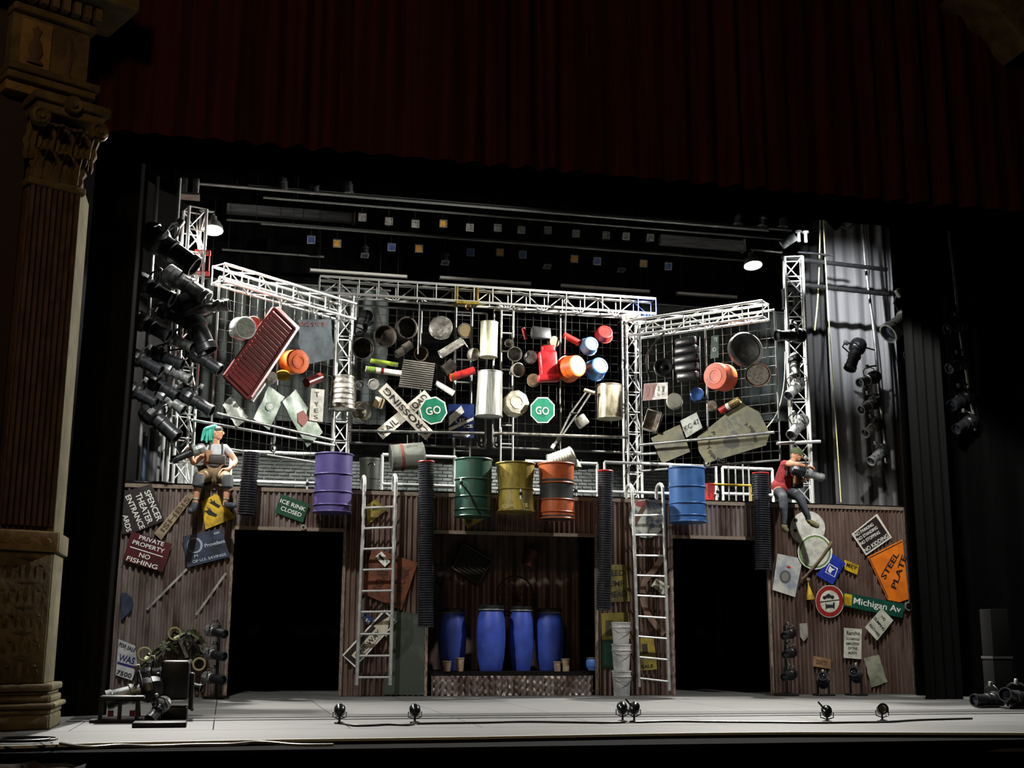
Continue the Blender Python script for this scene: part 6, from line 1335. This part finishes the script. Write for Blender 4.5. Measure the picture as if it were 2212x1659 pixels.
def floor_lamp(label, P, d, L, mh=BLACKM, mb=BLACKM2, group=None):
    t = stage_light(label, P, d, L, mh, mb, group, name='floor_spotlight')
    obj('floor_base', box_me(.3, .24, .03, .006), BLACKM, t, T((P.x, P.y, .017)), True)
    for s in (-1, 1):
        bar('stand_arm', (P.x+s*.1, P.y, .03), (P.x+s*.1, P.y, P.z), .03, .02, BLACKM, t)
    return t
def fp(px, py, Yp): return Y(Yp).at(px, py)
floor_lamp('black floor spotlight near the foot of the right wall', fp(1778, 1470, -.6), (-.35, -.7, .3), .42)
floor_lamp('black tube spotlight facing out at the foot of the right wall', fp(1848, 1458, -.6), (-.55, -.8, .28), .45)
# pile of black lamps downstage left
LF = 'lamps piled on the deck at the left'
light_px('long silver topped spotlight lying on the lamp pile at the left', Y(-5.6), (352, 1482), (232, 1512), BLACKM2, SATIN, .1, LF, anchor=lambda q: V((q.x+.05, q.y+.05, .01)))
light_px('black tube spotlight on top of the lamp pile pointing right', Y(-4.9), (302, 1464), (388, 1450), BLACKM2, BLACKM2, .1, LF, anchor=lambda q: V((q.x+.05, q.y+.05, .01)))
light_px('small grey sided spotlight right on the lamp pile', Y(-4.6), (388, 1474), (432, 1486), SATIN, BLACKM, .1, LF, anchor=lambda q: V((q.x+.05, q.y+.05, .01)))
light_px('black and silver spotlight hanging down at the front of the lamp pile', Y(-5.8), (360, 1512), (326, 1552), SATIN, BLACKM2, .25, LF, anchor=lambda q: V((q.x+.05, q.y+.05, .01)))
p = Y(-5.4).at(372, 1520); t = thing('moving_head_lamp', 'big black boxy lamp body standing in the lamp pile at the left', 'stage light', (p.x, -5.4, 0))
obj('body', box_me(.3, .34, .42, .03), BLACKM, t, T((.02, 0, .42))); obj('yoke_box', box_me(.34, .3, .14, .02), BLACKM, t, T((0, 0, .07))); obj('side_arm', box_me(.05, .2, .4, .02), BLACKM2, t, T((-.17, 0, .3))); obj('side_arm', box_me(.05, .2, .4, .02), BLACKM2, t, T((.2, 0, .3)))
p = floor_at(345, 1570); tag(obj('base_plate', box_me(.52, .3, .05, .01), BLACKM, None, T((p.x, p.y, .026))), 'flat black base plate on the deck in front of the lamp pile', 'plate')
p = floor_at(262, 1560); t = thing('dolly', 'low black dolly with posts and red fittings under the lamp pile', 'dolly', (p.x, p.y, 0))
obj('deck', box_me(.46, .3, .05, .02), BLACKM, t, T((0, 0, .25)))
for sx in (-.26, -.02, .2): obj('post', box_me(.04, .04, .2), BLACKM2, t, T((sx*.8, -.1, .13)))
obj('foot_rail', box_me(.62, .3, .03), BLACKM2, t, T((0, 0, .016)))
for sx in (-.1, .12): obj('red_fitting', cyl_me(10), mat('dark_red_fitting', '5a1014', .4), t, T((sx, -.18, .1)) @ Sc(.03, .03, .06))
# footlight birdies
def birdie(label, px, py, yb, d, tall=False, group='small footlights along the apron'):
    b = floor_at(px, yb); s = mpp(b); c = V((b.x, b.y, (yb-py)*s*1.02))
    t = thing('footlight', label, 'footlight', (b.x, b.y, 0), group)
    obj('base', lathe([(0, 0.001), (.055, .001), (.055, .012), (.02, .02), (0, .02)], 14), BLACKM, t)
    tube('stem', (b.x, b.y, .015), (c.x, c.y, c.z-.045), .012, BLACKM2, t, 8)
    M = axis_frame(c, d)
    obj('can', lathe([(0, -.07), (.03, -.07), (.055, -.03), (.06, .01), (.06, .07), (.05, .07), (.045, .02), (0, .01)], 16), mat('polished_black', '1c1d1f', .15, .6, '3a3b3d', 6), t, M, True)
    obj('yoke', sweep([(-.07, 0, 0), (-.07, -.06, 0), (0, -.085, 0), (.07, -.06, 0), (.07, 0, 0)], .007, 5), STEEL, t, M, True)
    obj('reflector', lathe([(.045, 0), (.03, -.015), (0, -.02)], 12), CHROME, t, M @ T((0, 0, .05)), True)
    if tall: tube('gel_clip', c, c+V((-.10, .0, .11)), .010, BLACKM2, t, 6)
    return t
birdie('small round footlight in front of the left doorway', 733, 1538, 1563, (.1, 1, .35)); birdie('small round footlight in front of the steel plate', 896, 1538, 1562, (.1, 1, .35))
birdie('small footlight in front of the bucket stack, left of a pair', 1345, 1533, 1559, (.2, .9, .3)); birdie('small footlight in front of the bucket stack, right of a pair, with a raised clip', 1370, 1533, 1560, (.4, .9, .3), True)
birdie('small footlight with a raised clip in front of the round prohibition sign', 1787, 1539, 1560, (.4, .9, .2), True); birdie('small round footlight nearest the right end of the apron', 1906, 1535, 1558, (-.2, -.9, .3))
def fcable(label, pts, r=.012, m=BLACKM): return world_mesh('floor_cable', sweep(smooth_path([floor_at(x_, y_, r) for x_, y_ in pts], 6), r, 5), m, label, 'cable')
fcable('black cable looping between the two left footlights', ((738, 1562), (765, 1567), (800, 1567), (840, 1565), (880, 1566), (896, 1563)))
fcable('long black cable running along the deck between left and middle footlights', ((900, 1563), (960, 1562), (1040, 1561), (1130, 1559), (1220, 1560), (1300, 1561), (1350, 1560)))
fcable('long black cable running along the deck between middle and right footlights', ((1372, 1560), (1450, 1558), (1540, 1559), (1660, 1560), (1760, 1561), (1850, 1560), (1920, 1559), (1990, 1555), (2100, 1552)))
fcable('pale cable curling over the front lip at the left', ((130, 1606), (190, 1614), (260, 1610), (330, 1612), (420, 1609), (500, 1608), (560, 1603), (640, 1609), (720, 1609)), .014, mat('grey_cable', '6a6a66', .5))
cl = thing('cable_coil', 'coil of black cable on the deck in front of the pilaster', 'cable', floor_at(45, 1597))
for k in range(7):
    c = floor_at(45, 1597, .012+.018*(k % 4)); rr = .16+.02*k
    world_mesh('loop', sweep([c+V((rr*math.cos(2*math.pi*i/24), rr*.8*math.sin(2*math.pi*i/24), 0)) for i in range(24)], .011, 5, True), BLACKM2, parent=cl)
# crumpled cloth over the pit rail at lower left
vs, fs = [], []
random.seed(3)
for j in range(9):
    for i in range(15):
        p = floor_at(-15+20*i, 1624, -.32); vs.append(V((p.x, -9.45-.07*j, -.10-.03*j+random.uniform(-.025, .025)+.03*math.sin(i*.9+j*.5)-.002*i*j*.5)))
for j in range(8):
    for i in range(14): a = j*15+i; fs.append((a, a+15, a+16, a+1))
world_mesh('pit_cloth', mesh('cloth', vs, fs, 80), mat('brown_cloth', '4a3c32', .85, 0, '2e2620', 4), 'crumpled dark brown cloth over the pit edge below the pilaster', 'cloth')
# dark speaker column and lamps downstage right
DKC = mat('dark_cabinet', '0d0d0d', .9, spec=.1); p = floor_at(2160, 1500); t = thing('speaker_stack', 'dark speaker column standing in the shadow at the right edge', 'speaker', (Y(-1.9).at(2152, 1400).x, -1.9, 0))
H = Y(-1.9).at(2150, 1316).z
obj('lower_cabinet', box_me(.34, .3, .62, .01), DKC, t, T((0, 0, .311))); obj('ledge', box_me(.36, .32, .04), mat('dark_grey_ledge', '2c2c2a', .7), t, T((0, 0, .642))); obj('upper_cabinet', box_me(.32, .3, H-.664, .01), DKC, t, T((0, 0, .664+(H-.664)/2)))
floor_lamp('black floor spotlight facing left at the right edge of the deck', fp(2135, 1512, -4.4), (-1, -.15, .0), .5, group='lamps on the deck at the right edge')
floor_lamp('larger black floor spotlight at the far right edge of the deck', fp(2190, 1508, -4.7), (-.8, -.5, .2), .55, group='lamps on the deck at the right edge')

# ================================================================ ODDS AND ENDS ON THE CATWALK
pl = Y(1.6); b = pl.at(1533, 1075); b.z = ZTOP+.041; r = 11*mpp(b); H = pl.at(1533, 1046).z-b.z
t = thing('red_pail', 'red pail standing on the catwalk right of the blue steel drum', 'pail', b)
obj('body', lathe([(0, 0), (r*.8, 0), (r, H), (r*.93, H), (r*.74, .02), (0, .02)], 18), RED, t); obj('rim', sweep([(r*math.cos(2*math.pi*k/18), r*math.sin(2*math.pi*k/18), 0) for k in range(18)], .01, 5, True), RED, t, T((0, 0, H)))
pole = [(1573, 1000), (1588, 1004), (1604, 998), (1617, 1006)]
for i, (x_, y_) in enumerate(pole):
    a = Y(1.9).at(x_, y_); t = thing('standing_pole', f'silver pole standing on the catwalk beside the red pail, {ORD[i]} from the left', 'pole', (a.x, 1.9, ZTOP+.041), 'silver poles beside the red pail')
    tube('pole', (a.x, 1.9, ZTOP+.041), (a.x, 1.9, a.z), .016, ALU, t, 8); obj('cap', cyl_me(8), BLACKM2, t, T((a.x, 1.9, a.z)) @ Sc(.02, .02, .03), True)
t = thing('yellow_rail', 'yellow rod lying level behind the silver poles at the red pail', 'rod', Y(1.75).at(1580, 1062)); a, c = Y(1.75).at(1540, 1046), Y(1.75).at(1622, 1049)
tube('rod', a, c, .022, YELL, t); tube('leg', c, V((c.x, c.y, ZTOP+.041)), .016, YELL, t, 8); tube('leg', a, V((a.x, a.y, ZTOP+.041)), .016, YELL, t, 8)
p = Y(.9).at(570, 1046); p.z = ZTOP+.041; t = thing('yellow_level', 'yellow tool case lying on the catwalk beside the short hose', 'tool', p)
obj('case', box_me(.2, .08, .09, .01), YELL, t, T((0, 0, .046))); obj('handle', box_me(.08, .03, .02, .005), BLACKM2, t, T((0, 0, .1)))

# taps and dark hoses clamped to the drums
def tap(drum_name, px, py, Yp=-.75, hose=None):
    t = bpy.data.objects[drum_name]; p = Y(Yp).at(px, py)
    tube('tap_rod', p-V((0, 0, .09)), p+V((0, 0, .07)), .014, WHITEP, t, 8); obj('tap_clamp', box_me(.05, .06, .05, .008), BLACKM2, t, T(p), True)
    if hose: world_mesh('tap_hose', sweep(smooth_path([p]+[Y(Yp-.02).at(*q) for q in hose], 5), .014, 6), BLACKM, parent=t)
tap('steel_drum.001', 996, 1043, -.72, ((1004, 1054), (1014, 1066), (1022, 1085), (1034, 1106)))
tap('steel_drum.002', 1125, 1066, -.76)
tap('steel_drum.003', 1244, 1060, -.50, ((1232, 1063), (1222, 1068), (1212, 1080)))
tap('steel_drum', 664, 1045, -.50, ((676, 1045), (690, 1047), (700, 1055)))
tap('steel_drum.004', 1551, 1062, -.45)
